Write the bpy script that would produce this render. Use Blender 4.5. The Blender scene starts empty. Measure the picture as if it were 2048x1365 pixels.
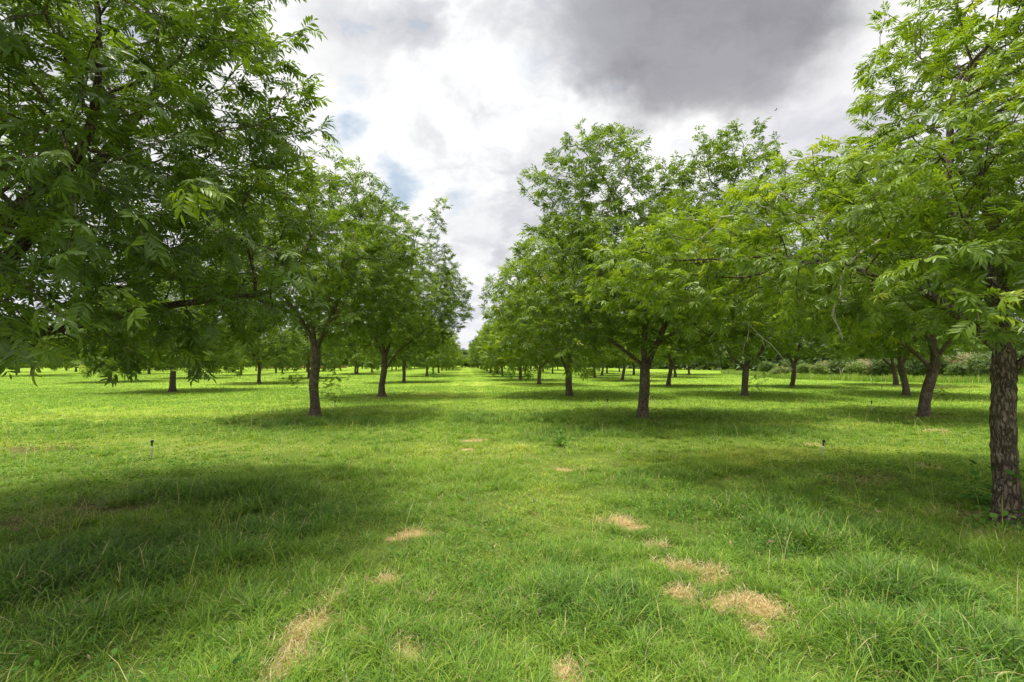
import bpy, math, random, time
import numpy as np
T0 = time.time()
random.seed(7)
RNG = np.random.default_rng(11)
SC = bpy.context.scene
COL = SC.collection

# ---------------------------------------------------------------- camera
F_PX, EYE, YH, U0 = 910.0, 1.65, 728.0, 930.0
YAW = math.atan((U0 - 1024) / F_PX)
PITCH = math.atan((YH - 682.5) / F_PX)
cam_d = bpy.data.cameras.new('camera')
cam_d.sensor_width = 36.0
cam_d.lens = F_PX / 2048 * 36
cam_d.clip_start = 0.05
cam_d.clip_end = 6000
cam = bpy.data.objects.new('camera', cam_d)
COL.objects.link(cam)
cam.location = (0, 0, EYE)
cam.rotation_euler = (math.radians(90) + PITCH, 0, YAW)
SC.camera = cam

def ray(x, y):
    d = ((x - 1024) / F_PX, 1.0, -(y - 682.5) / F_PX)
    c, s = math.cos(PITCH), math.sin(PITCH)
    d = (d[0], d[1] * c - d[2] * s, d[1] * s + d[2] * c)
    c, s = math.cos(YAW), math.sin(YAW)
    return np.array([d[0] * c - d[1] * s, d[0] * s + d[1] * c, d[2]])

def ground_at(x, y):
    d = ray(x, y)
    p = d * (-EYE / d[2])
    return p[0], p[1]

# ---------------------------------------------------------------- sun, exposure
SUN_EL, SUN_AZ = math.radians(79), math.radians(-100)     # azimuth from +Y towards +X
sd = bpy.data.lights.new('sun', 'SUN')
sd.energy = 2.4
sd.angle = math.radians(6)
sd.color = (1.0, 0.955, 0.87)
sun = bpy.data.objects.new('sun', sd)
COL.objects.link(sun)
sun.rotation_euler = (math.radians(90) - SUN_EL, 0, -SUN_AZ + math.pi)
SC.view_settings.view_transform = 'Standard'
SC.view_settings.look = 'None'
SC.view_settings.gamma = 1
SC.view_settings.use_curve_mapping = False
SC.view_settings.exposure = 0.75
SC.cycles.max_bounces = 6
SC.cycles.diffuse_bounces = 3
SC.cycles.glossy_bounces = 2
SC.cycles.transmission_bounces = 3
SC.cycles.transparent_max_bounces = 4
SC.cycles.use_denoising = True

# ---------------------------------------------------------------- node helpers
class NT:
    def __init__(s, tree):
        s.t = tree; s.n = tree.nodes; s.l = tree.links
    def new(s, typ, **kw):
        n = s.n.new(typ)
        for k, v in kw.items(): setattr(n, k, v)
        return n
    def put(s, sock, v):
        if isinstance(v, bpy.types.NodeSocket): s.l.new(v, sock)
        elif isinstance(v, tuple) and len(v) == 3 and sock.type == 'RGBA': sock.default_value = (*v, 1)
        else: sock.default_value = v
    def math(s, op, a, b=None, c=None, clamp=False):
        n = s.new('ShaderNodeMath', operation=op); n.use_clamp = clamp
        s.put(n.inputs[0], a)
        if b is not None: s.put(n.inputs[1], b)
        if c is not None: s.put(n.inputs[2], c)
        return n.outputs[0]
    def vmath(s, op, a, b=None, scale=None):
        n = s.new('ShaderNodeVectorMath', operation=op)
        s.put(n.inputs[0], a)
        if b is not None: s.put(n.inputs[1], b)
        if scale is not None: s.put(n.inputs['Scale'], scale)
        return n.outputs['Value'] if op in ('DOT_PRODUCT', 'LENGTH', 'DISTANCE') else n.outputs[0]
    def noise(s, vec, scale, detail=4, rough=0.55, out=0, dist=0):
        n = s.new('ShaderNodeTexNoise')
        s.put(n.inputs['Vector'], vec)
        n.inputs['Scale'].default_value = scale
        n.inputs['Detail'].default_value = detail
        n.inputs['Roughness'].default_value = rough
        n.inputs['Distortion'].default_value = dist
        return n.outputs[out]
    def ramp(s, fac, stops, interp='LINEAR'):
        n = s.new('ShaderNodeValToRGB'); cr = n.color_ramp; cr.interpolation = interp
        while len(cr.elements) < len(stops): cr.elements.new(0.5)
        for e, (p, c) in zip(cr.elements, stops):
            e.position = p; e.color = (*c, 1) if len(c) == 3 else c
        s.put(n.inputs[0], fac)
        return n.outputs[0]
    def smooth(s, v, a, b):
        n = s.new('ShaderNodeMapRange', interpolation_type='SMOOTHSTEP')
        s.put(n.inputs['Value'], v)
        n.inputs['From Min'].default_value = a; n.inputs['From Max'].default_value = b
        return n.outputs[0]
    def mix(s, fac, a, b, mode='MIX'):
        n = s.new('ShaderNodeMix', data_type='RGBA', blend_type=mode)
        s.put(n.inputs['Factor'], fac); s.put(n.inputs['A'], a); s.put(n.inputs['B'], b)
        return n.outputs['Result']
    def attr(s, name, out='Fac'):
        return s.new('ShaderNodeAttribute', attribute_name=name).outputs[out]

def material(name):
    m = bpy.data.materials.new(name); m.use_nodes = True
    m.node_tree.nodes.clear()
    return m, NT(m.node_tree)

# ---------------------------------------------------------------- sky with clouds
w = bpy.data.worlds.new('World'); SC.world = w; w.use_nodes = True
w.node_tree.nodes.clear()
N = NT(w.node_tree)
sky = N.new('ShaderNodeTexSky', sky_type='NISHITA')
sky.sun_disc = False; sky.sun_elevation = SUN_EL; sky.sun_rotation = SUN_AZ
sky.air_density = 1.0; sky.dust_density = 2.0
gen = N.new('ShaderNodeTexCoord').outputs['Generated']
sep = N.new('ShaderNodeSeparateXYZ'); N.put(sep.inputs[0], gen)
dz = N.math('MAXIMUM', sep.outputs['Z'], 0.02)
den = N.math('ADD', dz, 0.34)
comb = N.new('ShaderNodeCombineXYZ')
N.put(comb.inputs[0], N.math('DIVIDE', sep.outputs['X'], den))
N.put(comb.inputs[1], N.math('DIVIDE', sep.outputs['Y'], den))
cv = comb.outputs[0]
warp = N.vmath('SUBTRACT', N.noise(cv, 1.7, 5, 0.6, 1), (0.5, 0.5, 0.5))
warp2 = N.vmath('SUBTRACT', N.noise(cv, 4.2, 6, 0.62, 1), (0.5, 0.5, 0.5))
def blob(px, py, r_in, r_out, wamt=0.28, sx=1.0):
    """soft cloud patch round the direction of a place in the sky; noise-warped rim"""
    d = ray(px, py); d = d / np.linalg.norm(d)
    wd = N.vmath('ADD', gen, N.vmath('ADD', N.vmath('SCALE', warp, scale=wamt), N.vmath('SCALE', warp2, scale=0.16)))
    diff = N.vmath('SUBTRACT', wd, tuple(float(q) for q in d))
    if sx != 1.0: diff = N.vmath('MULTIPLY', diff, (1 / sx, 1.0, 1.0))
    return N.smooth(N.vmath('LENGTH', diff), r_out, r_in)
cv2 = N.vmath('ADD', cv, N.vmath('SCALE', warp, scale=0.5))
n1 = N.noise(cv2, 2.6, 9, 0.54)
n2 = N.noise(N.vmath('ADD', cv2, (7.3, 2.1, 0.4)), 6.5, 9, 0.58)
lum = N.math('ADD', N.math('MULTIPLY', n1, 0.62), N.math('MULTIPLY', n2, 0.38))
cloud = N.ramp(lum, [(0.38, (0.52, 0.53, 0.57)), (0.455, (0.66, 0.67, 0.70)), (0.50, (0.82, 0.825, 0.84)), (0.56, (0.95, 0.95, 0.95)), (0.63, (1.0, 1.0, 0.99))])
bright = N.ramp(lum, [(0.40, (0.84, 0.845, 0.85)), (0.50, (1.02, 1.02, 1.01))])
for (px, py, a, b, s, k) in [(790, 250, 0.03, 0.20, 1, 0.75), (990, 110, 0.03, 0.15, 1, 0.7), (1160, 235, 0.02, 0.09, 1.3, 0.6),
                             (1640, 150, 0.04, 0.20, 1, 0.75), (640, 60, 0.03, 0.2, 1, 0.45), (930, 400, 0.02, 0.10, 1, 0.5), (920, 530, 0.02, 0.12, 1, 0.5)]:
    cloud = N.mix(N.math('MULTIPLY', blob(px, py, a, b, 0.34, sx=s), k), cloud, bright)
dark = N.ramp(lum, [(0.40, (0.265, 0.264, 0.288)), (0.56, (0.35, 0.348, 0.375))])
for (px, py, a, b, s, k, c) in [(1430, -20, 0.12, 0.27, 1.3, 0.95, dark), (1350, 70, 0.08, 0.20, 1.15, 0.9, dark), (1460, 160, 0.03, 0.13, 1.1, 0.75, dark), (1180, 60, 0.02, 0.13, 1, 0.6, (0.42, 0.42, 0.46)),
                                (690, 90, 0.02, 0.13, 1, 0.4, (0.62, 0.62, 0.64)), (1640, 350, 0.04, 0.22, 1, 0.6, (0.60, 0.59, 0.66)), (960, 470, 0.02, 0.13, 1.4, 0.5, (0.62, 0.63, 0.67)),
                                (1090, 330, 0.02, 0.15, 1, 0.35, (0.62, 0.62, 0.65))]:
    cloud = N.mix(N.math('MULTIPLY', blob(px, py, a, b, 0.2, sx=s), k), cloud, c)
skyb = N.mix(1.0, sky.outputs[0], (0.085, 0.085, 0.085), 'MULTIPLY')
skyc = N.mix(0.7, skyb, (0.52, 0.66, 0.80))
hole = N.smooth(lum, 0.40, 0.37)
hole = N.math('MULTIPLY', hole, 0.35)
for (px, py, a, b, k) in [(672, 262, 0.012, 0.060, 0.9), (790, 345, 0.012, 0.062, 0.9), (690, 175, 0.0, 0.05, 0.6), (905, 395, 0.0, 0.05, 0.6), (1050, 120, 0.0, 0.06, 0.3)]:
    hole = N.math('MAXIMUM', hole, N.math('MULTIPLY', blob(px, py, a, b, 0.16), k))
cloud = N.mix(hole, cloud, skyc)
low = N.smooth(sep.outputs['Z'], 0.22, 0.0)
cloud = N.mix(N.math('MULTIPLY', low, 0.7), cloud, (0.72, 0.73, 0.79))
# bright patch added to the unseen sky round the veiled sun, filling shadows
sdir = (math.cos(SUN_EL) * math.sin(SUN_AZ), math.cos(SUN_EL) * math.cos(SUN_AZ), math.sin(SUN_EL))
fill_glow = N.smooth(N.vmath('DOT_PRODUCT', gen, sdir), 0.80, 1.0)
cloud = N.mix(fill_glow, cloud, (4.6, 4.5, 4.2))
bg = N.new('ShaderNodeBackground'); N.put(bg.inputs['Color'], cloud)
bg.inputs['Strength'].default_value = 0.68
wo = N.new('ShaderNodeOutputWorld'); N.l.new(bg.outputs[0], wo.inputs[0])
w.cycles.sampling_method = 'MANUAL'; w.cycles.sample_map_resolution = 512

# ---------------------------------------------------------------- numpy noise
def vnoise(x, y, scale, seed=0, octs=1):
    out = np.zeros(np.shape(x)); amp = 1.0; tot = 0
    for o in range(octs):
        u = np.asarray(x) * scale + 13.7 * o; v = np.asarray(y) * scale - 7.9 * o
        i = np.floor(u).astype(np.int64); j = np.floor(v).astype(np.int64)
        fu = u - i; fv = v - j
        fu = fu * fu * (3 - 2 * fu); fv = fv * fv * (3 - 2 * fv)
        def h(a, b):
            n = (a * 374761393 + b * 668265263 + (seed + o * 17) * 974634777) & 0x7fffffff
            n = (n ^ (n >> 13)) * 1274126177 & 0x7fffffff
            n = n ^ (n >> 16)
            return (n & 0xffff) / 65535.0
        r = (h(i, j) * (1 - fu) + h(i + 1, j) * fu) * (1 - fv) + (h(i, j + 1) * (1 - fu) + h(i + 1, j + 1) * fu) * fv
        out += r * amp; tot += amp; amp *= 0.5; scale *= 2.03
    return out / tot

def sstep(v, a, b):
    t = np.clip((v - a) / (b - a), 0, 1); return t * t * (3 - 2 * t)

# ---------------------------------------------------------------- mesh helpers
def mesh_tris(name, V, F, attrs=None, smooth=False):
    """V (n,3), F (m,3) -> mesh; attrs: {name: float per face}"""
    me = bpy.data.meshes.new(name)
    V = np.ascontiguousarray(V, dtype=np.float32); F = np.ascontiguousarray(F, dtype=np.int32)
    k = F.shape[1]
    me.vertices.add(len(V)); me.vertices.foreach_set('co', V.ravel())
    me.loops.add(F.size); me.loops.foreach_set('vertex_index', F.ravel())
    me.polygons.add(len(F))
    me.polygons.foreach_set('loop_start', np.arange(0, F.size, k, dtype=np.int32))
    me.polygons.foreach_set('loop_total', np.full(len(F), k, dtype=np.int32))
    if smooth: me.polygons.foreach_set('use_smooth', np.ones(len(F), dtype=bool))
    for an, av in (attrs or {}).items():
        a = me.attributes.new(an, 'FLOAT', 'FACE')
        a.data.foreach_set('value', np.ascontiguousarray(av, dtype=np.float32))
    me.update(calc_edges=True)
    return me

def link(name, me, mat=None, parent=None, loc=None, label=None, cat=None, group=None, kind=None):
    o = bpy.data.objects.new(name, me); COL.objects.link(o)
    if mat is not None and me is not None and not me.materials: me.materials.append(mat)
    if parent is not None: o.parent = parent
    if loc is not None: o.location = loc
    for k, v in (('label', label), ('category', cat), ('group', group), ('kind', kind)):
        if v: o[k] = v
    return o

# ---------------------------------------------------------------- materials
def leaf_material(name, stops, under=(0.13, 0.18, 0.06), trans=0.37, rough=0.42, spec=0.5):
    m, n = material(name)
    t = n.attr('tint')
    oi = n.new('ShaderNodeObjectInfo').outputs['Random']
    t = n.math('ADD', t, n.math('MULTIPLY', n.math('SUBTRACT', oi, 0.5), 0.22), clamp=True)
    col = n.ramp(t, stops)
    back = n.new('ShaderNodeNewGeometry').outputs['Backfacing']
    colb = n.mix(n.math('MULTIPLY', back, 0.45), col, under)
    p = n.new('ShaderNodeBsdfPrincipled')
    n.put(p.inputs['Base Color'], colb)
    p.inputs['Roughness'].default_value = rough
    p.inputs['Specular IOR Level'].default_value = spec
    tr = n.new('ShaderNodeBsdfTranslucent')
    n.put(tr.inputs['Color'], n.mix(1.0, col, (1.7, 1.65, 0.6), 'MULTIPLY'))
    mx = n.new('ShaderNodeMixShader'); mx.inputs[0].default_value = trans
    n.l.new(p.outputs[0], mx.inputs[1]); n.l.new(tr.outputs[0], mx.inputs[2])
    o = n.new('ShaderNodeOutputMaterial'); n.l.new(mx.outputs[0], o.inputs[0])
    return m

LEAF = leaf_material('pecan_leaf', [(0.0, (0.044, 0.078, 0.014)), (0.35, (0.104, 0.178, 0.018)), (0.65, (0.196, 0.295, 0.022)), (0.88, (0.30, 0.385, 0.030)), (1.0, (0.42, 0.46, 0.045))])
BUSH = leaf_material('bush_leaf', [(0.0, (0.045, 0.075, 0.025)), (0.5, (0.10, 0.16, 0.05)), (0.8, (0.18, 0.26, 0.06)), (1.0, (0.33, 0.30, 0.20))], trans=0.25, rough=0.6)
FARLEAF = leaf_material('woods_leaf', [(0.0, (0.07, 0.11, 0.045)), (0.6, (0.14, 0.20, 0.09)), (1.0, (0.22, 0.27, 0.13))], trans=0.2, rough=0.7)
WEED = leaf_material('weed_leaf', [(0.0, (0.035, 0.10, 0.02)), (0.6, (0.09, 0.20, 0.03)), (1.0, (0.2, 0.32, 0.07))], trans=0.25, rough=0.85, spec=0.12)

def grass_material():
    m, n = material('grass_blade')
    t = n.attr('tint'); d = n.attr('dry')
    pos = n.new('ShaderNodeNewGeometry').outputs['Position']
    green = n.ramp(t, [(0.0, (0.060, 0.150, 0.026)), (0.3, (0.120, 0.250, 0.028)), (0.6, (0.224, 0.382, 0.034)), (0.85, (0.36, 0.465, 0.055)), (1.0, (0.54, 0.56, 0.13))])
    straw = n.ramp(n.noise(pos, 30, 2), [(0.3, (0.34, 0.22, 0.09)), (0.55, (0.66, 0.53, 0.32)), (0.75, (0.82, 0.70, 0.48))])
    col = n.mix(d, green, straw)
    p = n.new('ShaderNodeBsdfPrincipled')
    n.put(p.inputs['Base Color'], col)
    p.inputs['Roughness'].default_value = 0.5
    p.inputs['Specular IOR Level'].default_value = 0.22
    tr = n.new('ShaderNodeBsdfTranslucent')
    n.put(tr.inputs['Color'], n.mix(1.0, col, (1.3, 1.3, 0.5), 'MULTIPLY'))
    mx = n.new('ShaderNodeMixShader'); mx.inputs[0].default_value = 0.35
    n.l.new(p.outputs[0], mx.inputs[1]); n.l.new(tr.outputs[0], mx.inputs[2])
    o = n.new('ShaderNodeOutputMaterial'); n.l.new(mx.outputs[0], o.inputs[0])
    return m
GRASS = grass_material()

def bark_material():
    m, n = material('pecan_bark')
    tc = n.new('ShaderNodeTexCoord').outputs['Object']
    wv = n.vmath('ADD', tc, n.vmath('SCALE', n.noise(tc, 5, 3, 0.6, 1), scale=0.11))
    mp = n.new('ShaderNodeMapping'); n.put(mp.inputs[0], wv); mp.inputs['Scale'].default_value = (1, 1, 0.15)
    v = n.new('ShaderNodeTexVoronoi', feature='DISTANCE_TO_EDGE'); n.put(v.inputs['Vector'], mp.outputs[0])
    v.inputs['Scale'].default_value = 34; v.inputs['Randomness'].default_value = 1
    crack = n.smooth(n.math('ADD', v.outputs['Distance'], n.math('MULTIPLY', n.math('SUBTRACT', n.noise(mp.outputs[0], 85, 5, 0.75), 0.5), 0.9)), -0.05, 0.22)
    fine = n.noise(mp.outputs[0], 70, 5, 0.7)
    big = n.noise(tc, 4.5, 4, 0.6)
    col = n.ramp(n.math('ADD', n.math('MULTIPLY', fine, 0.6), n.math('MULTIPLY', big, 0.4)),
                 [(0.32, (0.080, 0.058, 0.042)), (0.48, (0.19, 0.145, 0.110)), (0.60, (0.30, 0.245, 0.195)), (0.72, (0.46, 0.41, 0.35))])
    col = n.mix(n.math('MULTIPLY', n.math('SUBTRACT', 1.0, crack), 0.8), col, (0.035, 0.024, 0.018))
    lich = n.smooth(n.noise(tc, 16, 5, 0.7), 0.60, 0.68)
    col = n.mix(n.math('MULTIPLY', lich, 0.5), col, (0.42, 0.41, 0.36))
    p = n.new('ShaderNodeBsdfPrincipled'); n.put(p.inputs['Base Color'], col)
    p.inputs['Roughness'].default_value = 0.9; p.inputs['Specular IOR Level'].default_value = 0.2
    h = n.math('ADD', n.math('MULTIPLY', crack, 0.7), n.math('MULTIPLY', fine, 0.5))
    b = n.new('ShaderNodeBump'); b.inputs['Strength'].default_value = 1.0; b.inputs['Distance'].default_value = 0.022
    n.put(b.inputs['Height'], h); n.put(p.inputs['Normal'], b.outputs[0])
    o = n.new('ShaderNodeOutputMaterial'); n.l.new(p.outputs[0], o.inputs[0])
    return m
BARK = bark_material()

def simple(name, c, rough=0.6, vary=0.25, scale=12, metal=0):
    m, n = material(name)
    tc = n.new('ShaderNodeTexCoord').outputs['Object']
    f = n.noise(tc, scale, 5, 0.6)
    lo = tuple(q * (1 - vary) for q in c); hi = tuple(min(1, q * (1 + vary)) for q in c)
    p = n.new('ShaderNodeBsdfPrincipled'); n.put(p.inputs['Base Color'], n.ramp(f, [(0.3, lo), (0.7, hi)]))
    p.inputs['Roughness'].default_value = rough; p.inputs['Metallic'].default_value = metal
    b = n.new('ShaderNodeBump'); b.inputs['Strength'].default_value = 0.3; b.inputs['Distance'].default_value = 0.004
    n.put(b.inputs['Height'], f); n.put(p.inputs['Normal'], b.outputs[0])
    o = n.new('ShaderNodeOutputMaterial'); n.l.new(p.outputs[0], o.inputs[0])
    return m
DEADWOOD = simple('dead_wood', (0.38, 0.345, 0.29), 0.9, 0.4, 40)

# ---------------------------------------------------------------- ground fields
# dry straw patches: (px, py, half-length m, half-width m, angle deg)
DRY = [(832, 1058, .16, .10, 0), (800, 1066, .10, .07, 0), (775, 1153, .09, .07, 20), (1240, 1036, .17, .13, -50), (1335, 1118, .14, .06, -30), (1375, 1130, .22, .075, -22),
       (1408, 1134, .12, .09, 0), (1435, 1152, .10, .06, 0), (1352, 1178, .11, .06, 0), (1455, 1205, .20, .11, -8), (1505, 1215, .17, .14, -20), (1510, 1255, .075, .13, 0),
       (655, 1200, .05, .16, -25), (615, 1262, .13, .20, -20), (575, 1330, .08, .18, -10), (595, 1295, .07, .10, 0), (812, 1295, .085, .10, 20), (720, 1266, .04, .05, 0), (1130, 1340, .085, .07, 10),
       (948, 876, .28, .10, 0), (935, 892, .12, .08, 0), (1132, 935, .13, .08, 0), (1170, 932, .10, .07, 0), (1625, 892, .20, .14, 0), (1862, 940, .2, .14, 0), (1180, 890, .1, .08, 0),
       (850, 1190, .06, .04, 0), (1055, 1195, .06, .05, 0), (620, 1310, .05, .08, 0), (1310, 1080, .12, .05, 0), (1028, 1168, .06, .04, 0), (690, 768, .4, .5, 0), (1868, 862, .3, .2, 0)]
DRYG = []
for (px, py, a, b, an) in DRY:
    gx, gy = ground_at(px, py); DRYG.append((gx, gy, a * 1.12, b * 1.12, math.radians(an)))
def dry_field(x, y):
    n = vnoise(x, y, 7, 5, 3) - 0.5; m = vnoise(x, y, 26, 9, 2) - 0.5
    out = np.zeros(np.shape(x))
    for (gx, gy, a, b, an) in DRYG:
        dx, dy = x - gx, y - gy
        c, s = math.cos(an), math.sin(an)
        r = np.sqrt(((dx * c + dy * s) / a) ** 2 + ((-dx * s + dy * c) / b) ** 2)
        out = np.maximum(out, sstep(r + n * 1.5 + m * 1.0, 1.25, 0.65))
    return out
def blobs(x, y, lst):
    out = np.zeros(np.shape(x)); n = (vnoise(x, y, 0.9, 31, 3) - 0.5) * 1.6
    for (px, py, a, b) in lst:
        gx, gy = ground_at(px, py)
        r = np.sqrt(((x - gx) / a) ** 2 + ((y - gy) / b) ** 2)
        out = np.maximum(out, sstep(r + n, 1.25, 0.35))
    return out
LUSH = [(1640, 1075, 1.2, .55), (1480, 1010, .9, .5), (1330, 950, 1.0, .6), (1180, 860, 2.6, 1.3), (420, 990, 1.3, .8), (330, 1120, 1.1, .8), (560, 1060, .7, .6), (180, 1250, .6, .5),
        (1010, 838, 2.0, 1.2), (1780, 1180, .7, .4), (1900, 1300, .6, .4), (480, 1230, .3, .3), (1500, 870, 1.6, 1.0), (660, 840, 2.2, 1.2), (1220, 1200, .6, .4)]
YELL = [(560, 895, 2.6, .9), (380, 890, 2.2, .7), (150, 880, 2.2, .9), (900, 900, 1.8, 1.1), (1200, 920, 1.6, 1.0), (1500, 910, 1.6, .8), (1000, 770, 4, 5), (1750, 905, 1.5, .6),
        (860, 790, 3, 3), (1650, 850, 2.0, 1.0), (1880, 775, 6, 4), (250, 830, 4, 1.8), (1100, 1010, .8, .8)]
BROWN = [(180, 1020, .7, .35), (90, 1040, .5, .3), (300, 1010, .5, .2), (380, 783, 3.0, .8), (1930, 1030, .5, .25), (1990, 1075, .35, .25), (1850, 832, 1.4, .5), (766, 793, 1.5, .8), (1286, 842, .8, .35), (629, 829, .6, .4), (60, 895, 1.2, .35),
         (1750, 960, .9, .25)]
def gheight(x, y):
    r = np.hypot(x, y)
    base = (vnoise(x, y, 0.16, 3, 3) - 0.5) * 0.22 + (vnoise(x, y, 0.9, 4, 3) - 0.5) * 0.10
    return (base - 0.02) * sstep(r, 0.5, 4) * 0.9
def trunk_mound(x, y): return 0

# ---------------------------------------------------------------- ground sheet
def axis(lo, hi, n, p):
    t = np.linspace(-1, 1, n); s = np.sign(t) * (np.exp(p * np.abs(t)) - 1) / (math.exp(p) - 1)
    return np.where(s < 0, -s * lo, s * hi)
gx = np.unique(np.concatenate([axis(-2500, 2500, 420, 8.0)]))
gy = np.unique(np.concatenate([np.linspace(-200, 1.0, 30), 1.0 + (np.exp(np.linspace(0, 8.2, 420)) - 1) / (math.exp(8.2) - 1) * 3000]))
GX, GY = np.meshgrid(gx, gy)
GZ = gheight(GX, GY)
V = np.stack([GX.ravel(), GY.ravel(), GZ.ravel()], 1)
nx, ny = len(gx), len(gy)
i = np.arange(nx - 1)[None, :] + np.arange(ny - 1)[:, None] * nx
Fq = np.stack([i, i + 1, i + nx + 1, i + nx], -1).reshape(-1, 4)
gm = mesh_tris('ground', V, Fq, smooth=True)
for an, fn in (('dry', dry_field), ('brown', lambda a, b: blobs(a, b, BROWN)), ('yell', lambda a, b: blobs(a, b, YELL)), ('lush', lambda a, b: blobs(a, b, LUSH))):
    a = gm.attributes.new(an, 'FLOAT', 'POINT')
    a.data.foreach_set('value', fn(V[:, 0], V[:, 1]).astype(np.float32))
m, n = material('ground_turf')
pos = n.new('ShaderNodeNewGeometry').outputs['Position']
a1 = n.noise(pos, 0.35, 6, 0.62); a2 = n.noise(pos, 6, 6, 0.7); a3 = n.noise(pos, 0.06, 4, 0.5); a4 = n.noise(pos, 55, 4, 0.8)
fv = n.math('ADD', n.math('MULTIPLY', a1, 0.45), n.math('ADD', n.math('MULTIPLY', a2, 0.25), n.math('ADD', n.math('MULTIPLY', a3, 0.2), n.math('MULTIPLY', a4, 0.10))))
sx_ = n.new('ShaderNodeSeparateXYZ'); n.put(sx_.inputs[0], pos)
for tx_ in (1.05, -.75):
    fv = n.math('ADD', fv, n.math('MULTIPLY', n.smooth(n.math('ABSOLUTE', n.math('SUBTRACT', sx_.outputs[0], tx_)), 0.5, 0.1), 0.045))
fv = n.math('ADD', fv, n.math('MULTIPLY', n.math('SUBTRACT', n.attr('yell'), n.attr('lush')), 0.09))
turf = n.ramp(fv, [(0.36, (0.090, 0.155, 0.016)), (0.46, (0.160, 0.265, 0.022)), (0.55, (0.245, 0.350, 0.034)), (0.66, (0.37, 0.42, 0.085))])
soil = n.ramp(a2, [(0.3, (0.085, 0.050, 0.028)), (0.7, (0.21, 0.135, 0.075))])
# close to the camera the blades themselves give the green: under them is thatch and soil
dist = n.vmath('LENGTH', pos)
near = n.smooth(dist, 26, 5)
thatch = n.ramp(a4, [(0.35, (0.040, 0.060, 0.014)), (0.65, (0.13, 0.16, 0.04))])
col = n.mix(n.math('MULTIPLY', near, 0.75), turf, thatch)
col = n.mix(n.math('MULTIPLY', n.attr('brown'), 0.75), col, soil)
straw = n.ramp(a4, [(0.3, (0.30, 0.19, 0.08)), (0.7, (0.60, 0.44, 0.22))])
col = n.mix(n.attr('dry'), col, straw)
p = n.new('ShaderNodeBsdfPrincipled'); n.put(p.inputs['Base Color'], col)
p.inputs['Roughness'].default_value = 0.95; p.inputs['Specular IOR Level'].default_value = 0.1
b = n.new('ShaderNodeBump'); b.inputs['Strength'].default_value = 0.8; b.inputs['Distance'].default_value = 0.06
n.put(b.inputs['Height'], n.math('ADD', a2, n.math('MULTIPLY', a4, 0.4))); n.put(p.inputs['Normal'], b.outputs[0])
o = n.new('ShaderNodeOutputMaterial'); n.l.new(p.outputs[0], o.inputs[0])
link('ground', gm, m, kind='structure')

# ---------------------------------------------------------------- grass blades
SPOTS = []   # filled below with places where no blade should stand (trunks)
def make_blades(x, y, length, width, lean, head, tint, dry, segs):
    z = gheight(x, y)
    nb = len(x)
    ts = {3: [0, .38, .74, 1.0], 2: [0, .5, 1.0], 1: [0, 1.0]}[segs]
    dx, dy = np.cos(head), np.sin(head)
    wx, wy = -dy, dx                                    # blade width direction, perpendicular to its lean
    tw = RNG.uniform(-1.0, 1.0, nb)
    wx2 = wx * np.cos(tw) + dx * np.sin(tw); wy2 = wy * np.cos(tw) + dy * np.sin(tw)
    rows = []
    for t in ts:
        hx = lean * length * t ** 1.7
        vz = length * (t * np.sqrt(np.clip(1 - (lean * .75) ** 2, .05, 1)) - 0.38 * lean * t * t * t)
        hw = width * 0.5 * (1 - 0.35 * t) if t < 1 else width * 0
        cx, cy, cz = x + dx * hx, y + dy * hx, z + vz - 0.01
        if t < 1:
            rows.append(np.stack([cx - wx2 * hw, cy - wy2 * hw, cz], 1)); rows.append(np.stack([cx + wx2 * hw, cy + wy2 * hw, cz], 1))
        else:
            rows.append(np.stack([cx, cy, cz], 1))
    k = len(rows)
    Vv = np.stack(rows, 1).reshape(-1, 3)
    f = []
    for s in range(segs - 1):
        a = 2 * s; f += [(a, a + 1, a + 3), (a, a + 3, a + 2)]
    a = 2 * (segs - 1); f.append((a, a + 1, a + 2))
    f = np.array(f)
    Ff = (f[None] + (np.arange(nb) * k)[:, None, None]).reshape(-1, 3)
    return Vv, Ff, np.repeat(tint, len(f)), np.repeat(dry, len(f))

def scatter(y0, y1, dens, tuft=0):
    """blade feet over the ground in view; tuft > 0 gathers that many to a tussock and returns their outward headings"""
    lo, hi = -1.08, 1.60
    area = 0.5 * (hi - lo) * (y1 ** 2 - y0 ** 2)
    nb = int(area * dens)
    if not tuft:
        y = np.sqrt(RNG.uniform(y0 ** 2, y1 ** 2, nb)); x = RNG.uniform(lo, hi, nb) * y
        return x, y
    nt = max(1, nb // tuft)
    ty = np.sqrt(RNG.uniform(y0 ** 2, y1 ** 2, nt)); tx = RNG.uniform(lo, hi, nt) * ty
    pick = RNG.integers(0, nt, nb)
    a = RNG.uniform(0, 2 * math.pi, nb); rr = np.abs(RNG.normal(0, .05, nb)) * RNG.choice([.7, 1, 1.6], nt)[pick]
    return tx[pick] + np.cos(a) * rr, ty[pick] + np.sin(a) * rr, a, pick, RNG.normal(0, 1, nt)[pick]

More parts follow.
